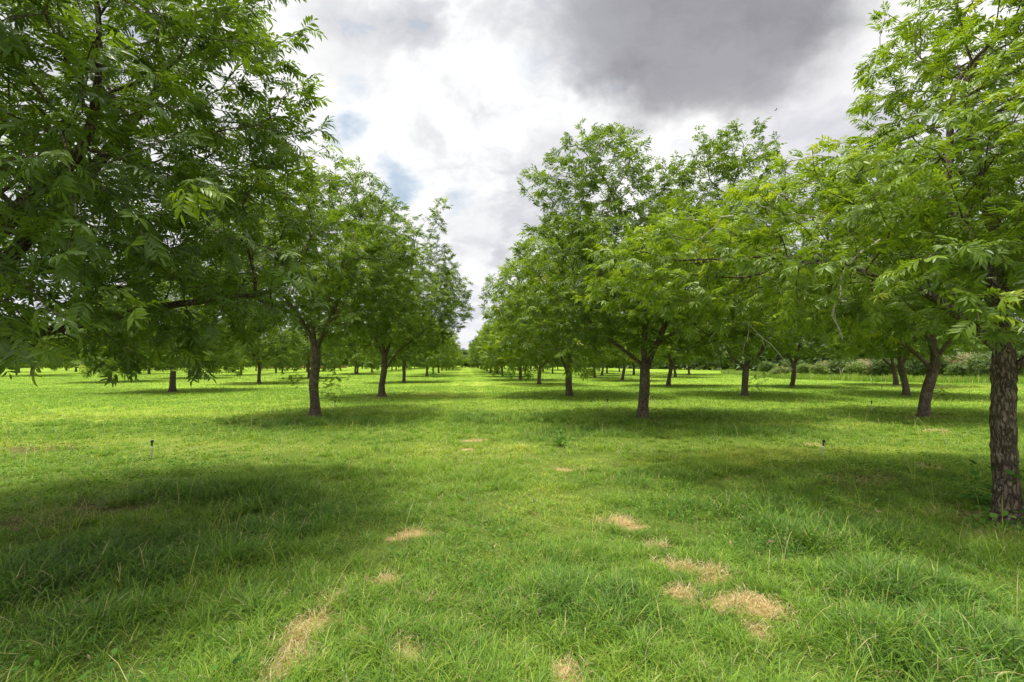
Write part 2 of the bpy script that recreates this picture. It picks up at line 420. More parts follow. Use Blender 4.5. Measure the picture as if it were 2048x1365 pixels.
def grass_zone(y0, y1, dens, segs, wmin):
    tn = 0
    if y1 <= 20: x, y, ta, _, tn = scatter(y0, y1, dens, 34)
    else: x, y = scatter(y0, y1, dens); ta = RNG.uniform(0, 6.28, len(x)); tn = np.zeros(len(x))
    lush = blobs(x, y, LUSH); yell = blobs(x, y, YELL); brown = blobs(x, y, BROWN)
    dry = dry_field(x, y)
    cl = vnoise(x, y, 3.2, 21, 3); cl2 = vnoise(x, y, 0.55, 23, 3); cl3 = vnoise(x, y, 9, 27, 2)
    keep_p = np.clip(0.25 + 1.1 * sstep(cl, .3, .62) - 0.60 * brown, .08, 1)
    keep_p = np.where(dry > 0.35, 0.55, keep_p)
    k = RNG.random(len(x)) < keep_p
    for (sx, sy, sr) in SPOTS:
        k &= (x - sx) ** 2 + (y - sy) ** 2 > sr * sr
    x, y, lush, yell, brown, dry, cl, cl2, cl3, ta, tn = (q[k] for q in (x, y, lush, yell, brown, dry, cl, cl2, cl3, ta, tn))
    nb = len(x)
    L = (0.060 + 0.080 * cl + 0.05 * sstep(cl2, .4, .75) + 0.11 * lush - 0.03 * yell) * RNG.uniform(0.55, 1.35, nb) * (1 + .14 * tn)
    L = np.clip(L, 0.05, 0.42); hgt = None
    isdry = dry > RNG.uniform(0.06, 0.5, nb)
    L = np.where(isdry, RNG.uniform(.04, .14, nb), L)
    lean = np.clip(RNG.normal(0.82, 0.24, nb), 0.1, 1.2); lean = np.where(isdry, RNG.uniform(.5, 1.15, nb), lean)
    head = np.where(RNG.random(nb) < .75, ta + RNG.normal(0, .5, nb), RNG.uniform(0, 6.28, nb))
    wd = np.maximum(wmin, 0.0040 + 0.0022 * lush) * RNG.uniform(.7, 1.35, nb) + 0.00045 * np.maximum(y - 5, 0)
    tint = 0.45 + .10 * (np.exp(-((x - 1.05) / .3) ** 2) + np.exp(-((x + .75) / .3) ** 2)) * sstep(y, 5, 12) - 0.07 * sstep(y, 6.5, 3.5) + .05 * tn + 0.26 * (cl2 - .5) + 0.34 * (cl3 - .5) + 0.26 * yell - 0.20 * lush + RNG.normal(0, .17, nb)
    tint = np.clip(tint, 0, 1)
    dr = np.where(isdry, RNG.uniform(.75, 1, nb), np.where(RNG.random(nb) < 0.06 + 0.25 * brown + 0.05 * yell, RNG.uniform(.3, .9, nb), RNG.uniform(0, .08, nb)))
    return make_blades(x, y, L, wd, lean, head, tint, dr, segs)

# ---------------------------------------------------------------- compound leaf templates
def leaflet_pts(L, W, curve, hi):
    """leaflet along +x, falcate towards +y; returns verts, tris"""
    if hi:
        st = [(0.0, 0.0), (0.28, 0.85), (0.62, 0.9), (1.0, 0.0)]
        vs = []; 
        for t, wdt in st:
            cx = L * t; cy = curve * L * t * t; cz = -0.22 * L * t * t
            if wdt == 0: vs.append((cx, cy, cz))
            else:
                hw = W * 0.5 * wdt
                vs += [(cx, cy - hw, cz + hw * .35), (cx, cy, cz), (cx, cy + hw, cz + hw * .35)]
        tr = [(0, 1, 2), (0, 2, 3), (1, 4, 5), (1, 5, 2), (2, 5, 6), (2, 6, 3), (4, 7, 5), (5, 7, 6)]
        return np.array(vs), np.array(tr)
    vs = [(0, 0, 0), (L * .42, -W * .5 + curve * L * .2, 0.01), (L * .42, W * .5 + curve * L * .2, 0.01), (L, curve * L, -0.2 * L)]
    return np.array(vs), np.array([(0, 1, 3), (0, 3, 2)])

def rz(a): c, s = math.cos(a), math.sin(a); return np.array([[c, -s, 0], [s, c, 0], [0, 0, 1]])
def ry(a): c, s = math.cos(a), math.sin(a); return np.array([[c, 0, s], [0, 1, 0], [-s, 0, c]])
def rx(a): c, s = math.cos(a), math.sin(a); return np.array([[1, 0, 0], [0, c, -s], [0, s, c]])

def compound(hi, pairs, rnd, lscale=1.0):
    VS, TS = [], []; off = 0
    RL = 0.30 * rnd.uniform(.85, 1.15)
    droop = rnd.uniform(0.25, 0.95)
    def rach(t): return np.array([RL * t * (1 - .08 * t), 0, -droop * 0.30 * RL * t * t])
    for k in range(pairs + 1):
        t = 0.28 + 0.72 * k / pairs
        base = rach(t); pitch = droop * 0.6 * t
        for sgn in ((-1, 1) if k < pairs else (0,)):
            L = 0.115 * lscale * (0.75 + 0.45 * math.sin(math.pi * (0.15 + 0.6 * k / pairs))) * rnd.uniform(.85, 1.15)
            W = L * rnd.uniform(.23, .29) * (1.0 if hi else 1.12)
            v, tr = leaflet_pts(L, W, -0.12 * sgn if sgn else 0, hi)
            ang = sgn * math.radians(rnd.uniform(48, 66)) if sgn else 0
            R = ry(pitch + rnd.uniform(-.1, .2)) @ rz(ang) @ rx(rnd.uniform(-.4, .4) + sgn * 0.25) @ ry(rnd.uniform(-.15, .35))
            VS.append(v @ R.T + base); TS.append(tr + off); off += len(v)
    if hi:                                                # rachis ribbon
        r0 = [rach(t) for t in (0, .35, .7, 1.0)]
        v = []
        for q in r0: v += [q + [0, -.0016, 0], q + [0, .0016, 0]]
        tr = []
        for s in range(3): a = 2 * s; tr += [(a, a + 1, a + 3), (a, a + 3, a + 2)]
        VS.append(np.array(v)); TS.append(np.array(tr) + off)
    return np.concatenate(VS), np.concatenate(TS)
rnd = random.Random(5)
T_HI = [compound(True, rnd.choice((4, 5, 5, 6)), rnd) for _ in range(7)]
T_MID = [compound(False, 4, rnd, 1.15) for _ in range(6)]
T_FAR = [compound(False, 3, rnd, 1.45) for _ in range(5)]
def small_sprig(rnd, nl=7, L=0.07):
    VS, TS = [], []; off = 0
    for k in range(nl):
        v, tr = leaflet_pts(L * rnd.uniform(.7, 1.2), L * .5, 0, False)
        R = rz(rnd.uniform(0, 6.28)) @ ry(rnd.uniform(-.9, .5))
        VS.append(v @ R.T + np.array([rnd.uniform(-.12, .12), rnd.uniform(-.12, .12), rnd.uniform(-.1, .1)])); TS.append(tr + off); off += 4
    return np.concatenate(VS), np.concatenate(TS)
T_BUSH = [small_sprig(rnd, 8, 0.16) for _ in range(5)]
T_WOOD = [small_sprig(rnd, 7, 0.9) for _ in range(5)]

def place_leaves(P, head, pitch, roll, scale, tint, templates):
    """copy leaf templates to points; returns V, F, tint per face"""
    n = len(P); pick = RNG.integers(0, len(templates), n)
    VV, FF, TT = [], [], []; off = 0
    ch, sh = np.cos(head), np.sin(head); cp, sp = np.cos(pitch), np.sin(pitch); cr, sr = np.cos(roll), np.sin(roll)
    # R = Rz(head) * Ry(-pitch) * Rx(roll)
    R = np.empty((n, 3, 3))
    R[:, 0, 0] = ch * cp; R[:, 0, 1] = -sh * cr - ch * sp * sr; R[:, 0, 2] = sh * sr - ch * sp * cr
    R[:, 1, 0] = sh * cp; R[:, 1, 1] = ch * cr - sh * sp * sr; R[:, 1, 2] = -ch * sr - sh * sp * cr
    R[:, 2, 0] = sp; R[:, 2, 1] = cp * sr; R[:, 2, 2] = cp * cr
    for k, (tv, tf) in enumerate(templates):
        sel = np.nonzero(pick == k)[0]
        if not len(sel): continue
        v = np.einsum('nij,vj->nvi', R[sel], tv) * scale[sel][:, None, None] + P[sel][:, None, :]
        f = tf[None] + (np.arange(len(sel)) * len(tv))[:, None, None] + off
        VV.append(v.reshape(-1, 3)); FF.append(f.reshape(-1, 3)); off += len(sel) * len(tv)
        TT.append(np.repeat(tint[sel], len(tf)))
    return np.concatenate(VV), np.concatenate(FF), np.concatenate(TT)

# ---------------------------------------------------------------- tree growing
def sample_lobes(lobes, n, rng):
    """points in a union of ellipsoids (cx,cy,cz,rx,ry,rz), denser near the shell"""
    vol = np.array([l[3] * l[4] * l[5] for l in lobes]) ** 0.85; vol /= vol.sum()
    idx = rng.choice(len(lobes), n, p=vol)
    L = np.array(lobes)[idx]
    d = rng.normal(size=(n, 3)); d /= np.linalg.norm(d, axis=1)[:, None]
    r = rng.random(n) ** (1 / 3.0)
    return L[:, :3] + d * r[:, None] * L[:, 3:6]

def grow(seeds, att, step=0.26, kill=0.42, iters=70, rng=RNG, wob=0.16):
    """seeds: list of polylines [(x,y,z)...]; the first is the trunk, others start on a node of it. Returns nodes, parents"""
    pos, par = [], []
    for pl in seeds:
        pl = [np.array(q, float) for q in pl]
        if pos:
            d = [np.linalg.norm(q - pl[0]) for q in pos]; last = int(np.argmin(d)); pl = pl[1:]; cur = pos[last]
        else:
            pos.append(pl[0]); par.append(-1); last = 0; cur = pl[0]; pl = pl[1:]
        for q in pl:
            L = np.linalg.norm(q - cur); k = max(1, int(round(L / step)))
            for j in range(1, k + 1):
                pos.append(cur + (q - cur) * j / k + (rng.normal(0, .012, 3) if j < k else 0)); par.append(last); last = len(pos) - 1
            cur = q
    P = list(pos); par = list(par)
    A = att.copy(); dist = np.full(len(A), 1e9); near = np.zeros(len(A), int)
    new = list(range(len(P)))
    ndir = {}
    for it in range(iters):
        if not len(A): break
        PN = np.array([P[k] for k in new])
        for c in range(0, len(PN), 400):
            D = np.linalg.norm(A[:, None, :] - PN[None, c:c + 400, :], axis=2)
            j = D.argmin(1); dm = D[np.arange(len(A)), j]
            up = dm < dist; dist[up] = dm[up]; near[up] = np.array(new)[c:c + 400][j[up]]
        alive = dist > kill
        A, dist, near = A[alive], dist[alive], near[alive]
        if not len(A): break
        vec = A - np.array(P)[near]; vec /= np.linalg.norm(vec, axis=1)[:, None]
        order = np.argsort(near); nn = near[order]; vv = vec[order]
        u, st = np.unique(nn, return_index=True)
        sums = np.add.reduceat(vv, st, axis=0)
        new = []
        for k, s in zip(u, sums):
            d = s / (np.linalg.norm(s) + 1e-9) + rng.normal(0, wob, 3)
            if par[k] >= 0:
                pd = P[k] - P[par[k]]; d += 0.45 * pd / (np.linalg.norm(pd) + 1e-9)
            d /= np.linalg.norm(d)
            q = P[k] + d * step
            if q[2] < 0.9: q[2] = 0.9
            P.append(q); par.append(int(k)); new.append(len(P) - 1)
            # stop a node that keeps shooting at the same target
            ndir[k] = ndir.get(k, 0) + 1
        bad = np.array([ndir.get(int(k), 0) > 3 for k in near])
        if bad.any():
            A, dist, near = A[~bad], dist[~bad], near[~bad]
    return np.array(P), np.array(par)

def radii(P, par, r_base, r_tip=0.0045, n_trunk=0):
    n = len(P); tips = np.zeros(n); child = np.zeros(n, int)
    for k in range(n):
        if par[k] >= 0: child[par[k]] += 1
    for k in range(n - 1, -1, -1):
        if child[k] == 0: tips[k] += 1
        if par[k] >= 0: tips[par[k]] += tips[k]
    # children always come after their parent except seeds grown first: tips are complete
    e = math.log(tips[0]) / math.log(r_base / r_tip)
    return r_tip * tips ** (1 / e), tips, child

def tubes(P, par, R, tips, flare=True, sides_scale=1.0, rng=RNG, rmin=0.0, ripple=1.0):
    n = len(P); kids = [[] for _ in range(n)]
    for k in range(n):
        if par[k] >= 0: kids[par[k]].append(k)
    VV, FF = [], []; off = 0
    stack = [(0, None)]
    while stack:
        s, frm = stack.pop()
        chain = [] if frm is None else [frm]
        k = s
        while True:
            chain.append(k)
            if not kids[k]: break
            ks = sorted(kids[k], key=lambda q: -tips[q])
            for q in ks[1:]: stack.append((q, k))
            k = ks[0]
        pts = P[chain].copy(); rr = R[chain].copy()
        if frm is not None: rr[0] = min(rr[0], rr[1] * 1.12)
        if rr.max() < rmin: continue
        # round the corners and add rings on thick wood
        if rr[0] > 0.05 and len(pts) > 2:
            m = 4 if ripple > 1 else 2
            t = np.arange(len(pts)); tt = np.linspace(0, len(pts) - 1, (len(pts) - 1) * m + 1)
            ps = pts.copy(); ps[1:-1] = (pts[:-2] + 2 * pts[1:-1] + pts[2:]) / 4
            pts = np.stack([np.interp(tt, t, ps[:, c]) for c in range(3)], 1); rr = np.interp(tt, t, rr)
        r0 = rr[0]
        S = 28 if r0 > .1 and ripple > 1 else 14 if r0 > .07 else 8 if r0 > .03 else 5 if r0 > .012 else 3
        tan = np.gradient(pts, axis=0) if len(pts) > 1 else np.array([[0, 0, 1.]])
        tan /= np.linalg.norm(tan, axis=1)[:, None] + 1e-9
        ref = np.array([1., 0, 0]) if abs(tan[0][0]) < .8 else np.array([0, 1., 0])
        ang = np.arange(S) * 2 * math.pi / S
        rings = []
        for q in range(len(pts)):
            u = ref - tan[q] * ref.dot(tan[q]); u /= np.linalg.norm(u) + 1e-9; v = np.cross(tan[q], u); ref = u
            r = rr[q]
            if frm is None and flare: r = r * (1 + 0.50 * math.exp(-max(0, pts[q][2]) / 0.16) + .04 * math.exp(-max(0, pts[q][2]) / .5))
            ra = np.full(S, r)
            if r0 > .07:
                ra = ra * (1 + 0.05 * np.sin(3 * ang + pts[q][2] * 2.2) + 0.035 * np.sin(5 * ang - pts[q][2] * 3.1))
                if frm is None: ra = ra * (1 + .30 * math.exp(-max(0, pts[q][2]) / .22) * np.maximum(0, np.sin(4 * ang + .7)))
                ra = ra + (rng.random(S) - .5) * (0.016 if ripple > 1 else 0.008)
            rings.append(pts[q] + ra[:, None] * (np.cos(ang)[:, None] * u + np.sin(ang)[:, None] * v))
        VV.append(np.concatenate(rings))
        a = np.arange(S); bq = (a + 1) % S
        q0 = np.stack([a, bq, bq + S, a + S], 1)
        FF.append((q0[None] + (np.arange(len(pts) - 1) * S)[:, None, None]).reshape(-1, 4) + off)
        off += len(pts) * S
    return np.concatenate(VV), np.concatenate(FF)

def shoots(P, par, child, rng, length=0.26):
    """a leafy shoot on each tip"""
    tipk = np.nonzero(child == 0)[0]
    d = P[tipk] - P[par[tipk]]; d /= np.linalg.norm(d, axis=1)[:, None]
    d += rng.normal(0, .2, d.shape); d /= np.linalg.norm(d, axis=1)[:, None]
    Q = P[tipk] + d * length
    return np.concatenate([P, Q]), np.concatenate([par, tipk])

def crown_leaves(P, par, tips, child, dens, rng, templates, max_tips=7, lscale=1.0, young=0.12, zc=5.0, tint0=0.36):
    n = len(P)
    sel = np.nonzero((tips <= max_tips) & (par >= 0))[0]
    w_ = np.where(child[sel] == 0, 2.1, np.where(tips[sel] <= 2, 1.25, .55)) * dens
    cnt = rng.poisson(w_)
    k = np.repeat(sel, cnt)
    t = rng.random(len(k))
    A = P[par[k]]; B = P[k]
    pts = A + (B - A) * t[:, None]
    d = B - A; d /= np.linalg.norm(d, axis=1)[:, None] + 1e-9
    side = rng.normal(0, 1, d.shape); side[:, 2] *= .4
    o = d * 0.75 + side * 0.62 + np.array([0, 0, 0.05])
    head = np.arctan2(o[:, 1], o[:, 0]); pitch = np.arctan2(o[:, 2], np.hypot(o[:, 0], o[:, 1]))
    pitch = np.clip(pitch * .85 + rng.normal(.08, .25, len(k)), -1.15, 1.1)
    roll = rng.normal(0, .55, len(k))
    scale = rng.uniform(.72, 1.22, len(k)) * lscale
    tipn = child[k] == 0
    # colour: one tone per branch with a little per leaf; some shoots are young and yellow-green
    br = (k * 2654435761 % 1000) / 1000.0
    patch = vnoise(pts[:, 0] + 31, pts[:, 1] + pts[:, 2] * .7, .9, 77, 2) - .5
    tint = tint0 + 0.16 * (br - .5) + rng.normal(0, .09, len(k)) + .30 * patch
    pr = par[k]; yb = ((pr * 40503 + 977) % 1000) / 1000.0 < young
    tint = np.where(tipn & yb, tint + rng.uniform(.15, .42, len(k)), tint)
    tint = np.clip(tint, 0, 1)
    return place_leaves(pts, head, pitch, roll, scale, tint, templates)

SKEL = {}
def build_tree_meshes(name, trunk, limbs, lobes, n_att, r_base, dens, templates, seed, ripple=1.0, lscale=1.0, young=.12, step=.26, kill=.40, rmin=0.0, tint0=.36, max_tips=11, zmin=1.55):
    rng = np.random.default_rng(seed)
    att = sample_lobes(lobes, n_att, rng)
    att = att[att[:, 2] > zmin + 0.3 * rng.random(len(att))]
    P, par = grow([trunk] + limbs, att, step=step, kill=kill, rng=rng)
    child = np.bincount(par[par >= 0], minlength=len(P))
    P, par = shoots(P, par, child, rng)
    R, tips, child = radii(P, par, r_base)
    nt = len(trunk)
    V, F = tubes(P, par, R, tips, rng=rng, ripple=ripple, rmin=rmin)
    tm = mesh_tris(name + '_trunk', V, F, smooth=True); tm.materials.append(BARK)
    V, F, T = crown_leaves(P, par, tips, child, dens, rng, templates, lscale=lscale, young=young, tint0=tint0, max_tips=max_tips)
    cm = mesh_tris(name + '_crown', V, F, {'tint': T}); cm.materials.append(LEAF)
    print('tree', name, 'nodes', len(P), 'leaf tris', len(F), round(time.time() - T0, 1))
    SKEL[tm.name] = P
    return tm, cm

GROUP = 'pecan trees standing in rows across the orchard'
def plant(x, y, tm, cm, rot=0.0, s=1.0, label='', group=GROUP, sz=None):
    z = float(gheight(np.array([x]), np.array([y]))[0]) - 0.03
    o = bpy.data.objects.new('pecan_tree', None); COL.objects.link(o)
    o.location = (x, y, z); o.rotation_euler = (0, 0, rot); o.scale = (s, s, sz or s)
    o['label'] = label; o['category'] = 'tree'; o['group'] = group
    t = link('trunk', tm, parent=o); c = link('crown', cm, parent=o)
    return o

def local(x, y, lobes):      # world lobes -> local to the trunk foot
    return [(a - x, b - y, c, d, e, f) for (a, b, c, d, e, f) in lobes]

# --- A: near tree at the right edge
ax, ay = ground_at(2015, 1043)
tmA, cmA = build_tree_meshes('near_right',
    [(0, 0, 0), (.01, 0, .6), (.02, .0, 1.2), (.05, 0, 1.55), (.08, .02, 1.8)],
    [[(.08, .02, 1.8), (-.3, .4, 2.5), (-1.0, 1.1, 3.0)], [(.08, .02, 1.8), (.5, .3, 2.7), (.7, .6, 3.8), (.6, .7, 5.2)], [(.08, .02, 1.8), (-.15, -.1, 2.6), (-.2, .3, 3.6), (.4, .6, 5.2)],
     [(.05, 0, 1.55), (.7, -.4, 2.3), (1.6, -.8, 2.9)]],
    local(ax, ay, [(7.3, 4.9, 5.1, 1.85, 2.3, 2.7), (5.4, 5.3, 3.35, 2.3, 2.7, 1.0), (3.9, 6.7, 3.25, 1.7, 1.9, .85), (4.9, 4.4, 2.75, 1.7, 1.5, .6), (6.9, 4.9, 5.2, .95, 1.2, 1.5), (6.0, 5.2, 4.2, .9, 1.0, .7), (5.15, 5.8, 4.25, .8, .9, .5), (4.9, 3.7, 2.35, .9, .6, .55), (5.3, 3.8, 3.0, .9, .6, .9), (5.35, 3.75, 4.0, .6, .5, .6), (3.0, 7.0, 3.2, 1.1, 1.3, .75), (5.4, 4.1, 2.45, 1.5, 1.0, .6), (6.3, 4.0, 2.9, 1.3, 1.0, .8), (5.2, 4.5, 3.4, 1.2, 1.2, .8), (5.9, 4.0, 4.2, 1.0, .8, .9), (5.3, 5.6, 4.0, .9, 1.0, .8), (7.2, 4.2, 4.0, 2.0, 2.2, 1.7),
                   (4.6, 6.7, 3.7, 1.3, 1.3, .7), (3.3, 5.8, 2.75, .9, .9, .45), (6.0, 5.4, 2.6, 2.0, 1.6, .6)]),
    6800, .098, 3.5, T_HI, 101, ripple=2, young=.26, step=.22, kill=.29, tint0=.52, lscale=.64)
A = plant(ax, ay, tmA, cmA, label='nearest pecan tree with thick scaly bark at the right edge of the photo')

# --- B: near tree whose trunk stands just outside the left edge
bx, by = -5.35, 4.9
tmB, cmB = build_tree_meshes('near_left',
    [(0, 0, 0), (.02, 0, .7), (.0, .05, 1.3), (.05, .05, 1.6)],
    [[(.05, .05, 1.6), (.9, .2, 2.0), (2.0, .5, 2.35), (3.1, .8, 2.55)], [(.05, .05, 1.6), (.6, -.2, 2.4), (1.3, -.4, 3.1), (2.0, -.6, 3.6)], [(.05, .05, 1.6), (-.3, .4, 2.8), (-.2, .8, 4.2)],
     [(.05, .05, 1.6), (.3, 1.0, 2.3), (.9, 2.0, 2.9)], [(.05, .05, 1.6), (.5, .4, 2.8), (1.0, .8, 4.0), (1.6, .9, 5.0)]],
    local(bx, by, [(-4.6, 4.9, 4.1, 3.0, 2.9, 2.0), (-3.35, 4.6, 4.3, 1.45, 1.7, 1.7), (-3.2, 4.4, 2.85, 1.7, 1.9, .75), (-4.3, 4.1, 2.35, 1.7, 1.3, .55), (-2.75, 4.5, 5.2, 1.0, 1.2, .9), (-3.9, 4.9, 2.9, 1.9, 1.8, .8), (-3.7, 3.7, 4.0, 1.0, .8, 1.2), (-4.0, 4.4, 2.1, 1.3, 1.2, .45), (-3.1, 4.3, 3.6, 1.1, 1.0, .9), (-3.4, 6.3, 3.5, 2.0, 1.5, 1.3),
                   (-4.2, 5.3, 5.9, 1.8, 1.6, 1.0), (-2.7, 3.3, 2.05, .5, .5, .35), (-2.5, 5.7, 3.0, .9, 1.1, .8), (-3.6, 5.6, 2.45, 1.8, 1.5, .6), (-3.4, 3.7, 3.6, 1.2, 1.1, 1.3)]),
    6500, .14, 3.1, T_HI, 202, ripple=2, young=.16, step=.22, kill=.29, tint0=.47, lscale=.66)
B = plant(bx, by, tmB, cmB, label='near pecan tree overhanging the top left corner, its dark limbs reaching right')

# --- C: right of the lane, forked
cx, cy = ground_at(1286, 841)
tmC, cmC = build_tree_meshes('fork_tree',
    [(0, 0, 0), (.02, 0, .6), (.06, 0, 1.2), (.08, 0, 1.5)],
    [[(.08, 0, 1.5), (-.5, .2, 2.0), (-1.3, .3, 2.6), (-2.0, .4, 3.5)], [(.08, 0, 1.5), (.15, .2, 2.4), (.35, .3, 3.5), (.0, .3, 5.0), (-.8, .2, 6.6)], [(.08, 0, 1.5), (.6, .1, 2.3), (1.1, .2, 3.6), (2.2, .2, 5.4), (3.0, .1, 6.8)],
     [(.06, 0, 1.2), (.35, -.3, 2.2), (1.2, -1.2, 2.8)]],
    [(0, 0, 4.0, 3.9, 3.6, 2.1), (-1.4, 0, 6.4, 1.7, 1.7, 2.1), (-1.1, 0, 7.4, 1.3, 1.1, 1.2), (0.9, .2, 6.5, 1.3, 1.2, 1.1), (2.8, .2, 6.3, 1.9, 1.6, 1.9), (3.3, .1, 7.7, 1.2, .9, 1.2), (2.2, .1, 7.7, .55, .5, .8), (-3.2, -.4, 6.6, .5, .5, .7), (0.6, .5, 5.6, 2.2, 1.8, 1.4),
     (1.6, -1.5, 2.5, 1.6, 1.2, .8), (-2.1, -.5, 2.9, 1.7, 1.5, .8), (1.25, -2.3, 1.75, .35, .35, .5), (2.6, -.4, 3.0, 1.6, 1.5, 1.0), (0, 1.4, 2.8, 1.8, 1.4, .8), (.3, -1.2, 4.4, 2.2, 1.6, 1.2)],
    5400, .145, 3.3, T_MID, 303, lscale=.76, young=.13, tint0=.44, kill=.34)
C_ = plant(cx, cy, tmC, cmC, sz=1.03, label='tall pecan tree right of the grass lane, its trunk forking into three dark limbs')

# --- D: left of the lane
dx, dy = ground_at(629, 829)
tmD, cmD = build_tree_meshes('wavy_tree',
    [(0, 0, 0), (.0, 0, .5), (-.06, 0, 1.0), (.02, 0, 1.6), (.0, 0, 2.1), (-.06, 0, 2.35)],
    [[(-.06, 0, 2.35), (-.5, .1, 3.0), (-1.2, .3, 3.9)], [(.0, 0, 2.1), (.3, .1, 2.8), (.7, .0, 3.8), (.9, 0, 5.5)], [(-.06, 0, 2.35), (-.1, -.3, 3.5), (.1, -.2, 5.0)], [(0, 0, 2.1), (.5, -.8, 2.7), (1.2, -1.6, 3.2)]],
    [(0, 0, 4.6, 3.6, 3.4, 1.9), (1.0, -.4, 6.2, 1.7, 1.5, 1.6), (1.4, -.8, 3.6, 1.5, 1.8, 1.1), (-1.6, 0, 6.0, 1.7, 1.6, 1.7), (.6, -.2, 7.3, .8, .8, .7), (-.6, .4, 7.0, 1.0, .9, .9), (2.2, -.6, 5.0, 1.0, 1.2, 1.2), (1.9, -.6, 3.2, 1.2, 1.2, .7), (0, 1.6, 3.2, 1.6, 1.4, .8), (-.4, -1.2, 4.2, 2.0, 1.6, 1.1), (-2.0, -1.0, 3.3, 1.6, 1.3, .8)],
    4400, .14, 3.2, T_MID, 404, lscale=.76, young=.16, tint0=.46, kill=.34)
D_ = plant(dx, dy, tmD, cmD, sz=1.06, label='pecan tree left of the grass lane, pale wavy trunk sprouting leafy shoots halfway up')

# --- E: next one behind, left of the lane
ex, ey = ground_at(764, 793)
tmE, cmE = build_tree_meshes('leaning_tree',
    [(0, 0, 0), (-.04, 0, .6), (.1, 0, 1.2), (.08, 0, 1.9)],
    [[(.08, 0, 1.9), (-.4, .1, 2.8), (-1.0, .2, 4.2)], [(.08, 0, 1.9), (.5, .1, 2.9), (1.0, .0, 4.6), (1.6, -.4, 6.8)], [(.08, 0, 1.9), (.0, -.3, 3.5), (.0, -.3, 6.0)], [(.1, 0, 1.2), (.8, -.2, 2.2), (1.9, -.4, 3.0)]],
    [(0.2, 0, 4.6, 4.2, 3.9, 2.3), (0, 0, 7.2, 1.8, 1.8, 2.0), (2.0, -.6, 7.0, 1.0, 1.0, 1.5), (2.7, -.7, 8.6, .6, .6, .9), (-.9, .2, 9.2, .9, .8, .8), (.6, 0, 9.0, .6, .6, .7), (3.3, -.3, 4.6, 1.2, 1.3, 1.8), (2.9, -.2, 6.2, 1.0, 1.0, .9), (-1.8, -.5, 2.8, 1.6, 1.5, .8), (2.0, -.4, 2.9, 1.5, 1.4, .8)],
    4400, .15, 3.2, T_MID, 505, lscale=.78, young=.17, tint0=.48, kill=.34)
E_ = plant(ex, ey, tmE, cmE, sz=1.07, label='pecan tree with a tall sprig on top, behind the wavy trunk')

# --- F: second row right, leaning trunk
fx, fy = ground_at(1848, 833)
tmF, cmF = build_tree_meshes('slanting_tree',
    [(0, 0, 0), (.05, 0, .55), (.16, 0, .95), (.42, 0, 1.5), (.5, 0, 1.9)],
    [[(.42, 0, 1.5), (-.1, .1, 2.1), (-.9, .2, 2.7), (-1.7, .3, 3.8)], [(.5, 0, 1.9), (.6, .2, 3.0), (.4, .3, 4.6), (.3, .2, 6)], [(.5, 0, 1.9), (1.1, -.2, 2.8), (2.0, -.4, 3.6)], [(.5, 0, 1.9), (-.2, -.3, 2.9), (-.5, -.4, 4.5)]],
    [(.2, 0, 4.6, 4.0, 3.8, 2.1), (-1.2, 0, 6.2, 1.8, 1.8, 1.5), (1.4, 0, 6.3, 1.8, 1.8, 1.6), (.2, 0, 7.6, 1.2, 1.2, .9), (-1.8, -.8, 3.0, 1.8, 1.5, .7), (2.2, -1, 3.0, 1.5, 1.4, .8), (0, 1.3, 2.7, 1.6, 1.4, .7)],
    4000, .14, 3.2, T_MID, 606, zmin=1.9, lscale=.78, young=.13, tint0=.42, kill=.34)
F_ = plant(fx, fy, tmF, cmF, label='pecan tree with a strongly right-leaning dark trunk, just left of the nearest trunk')

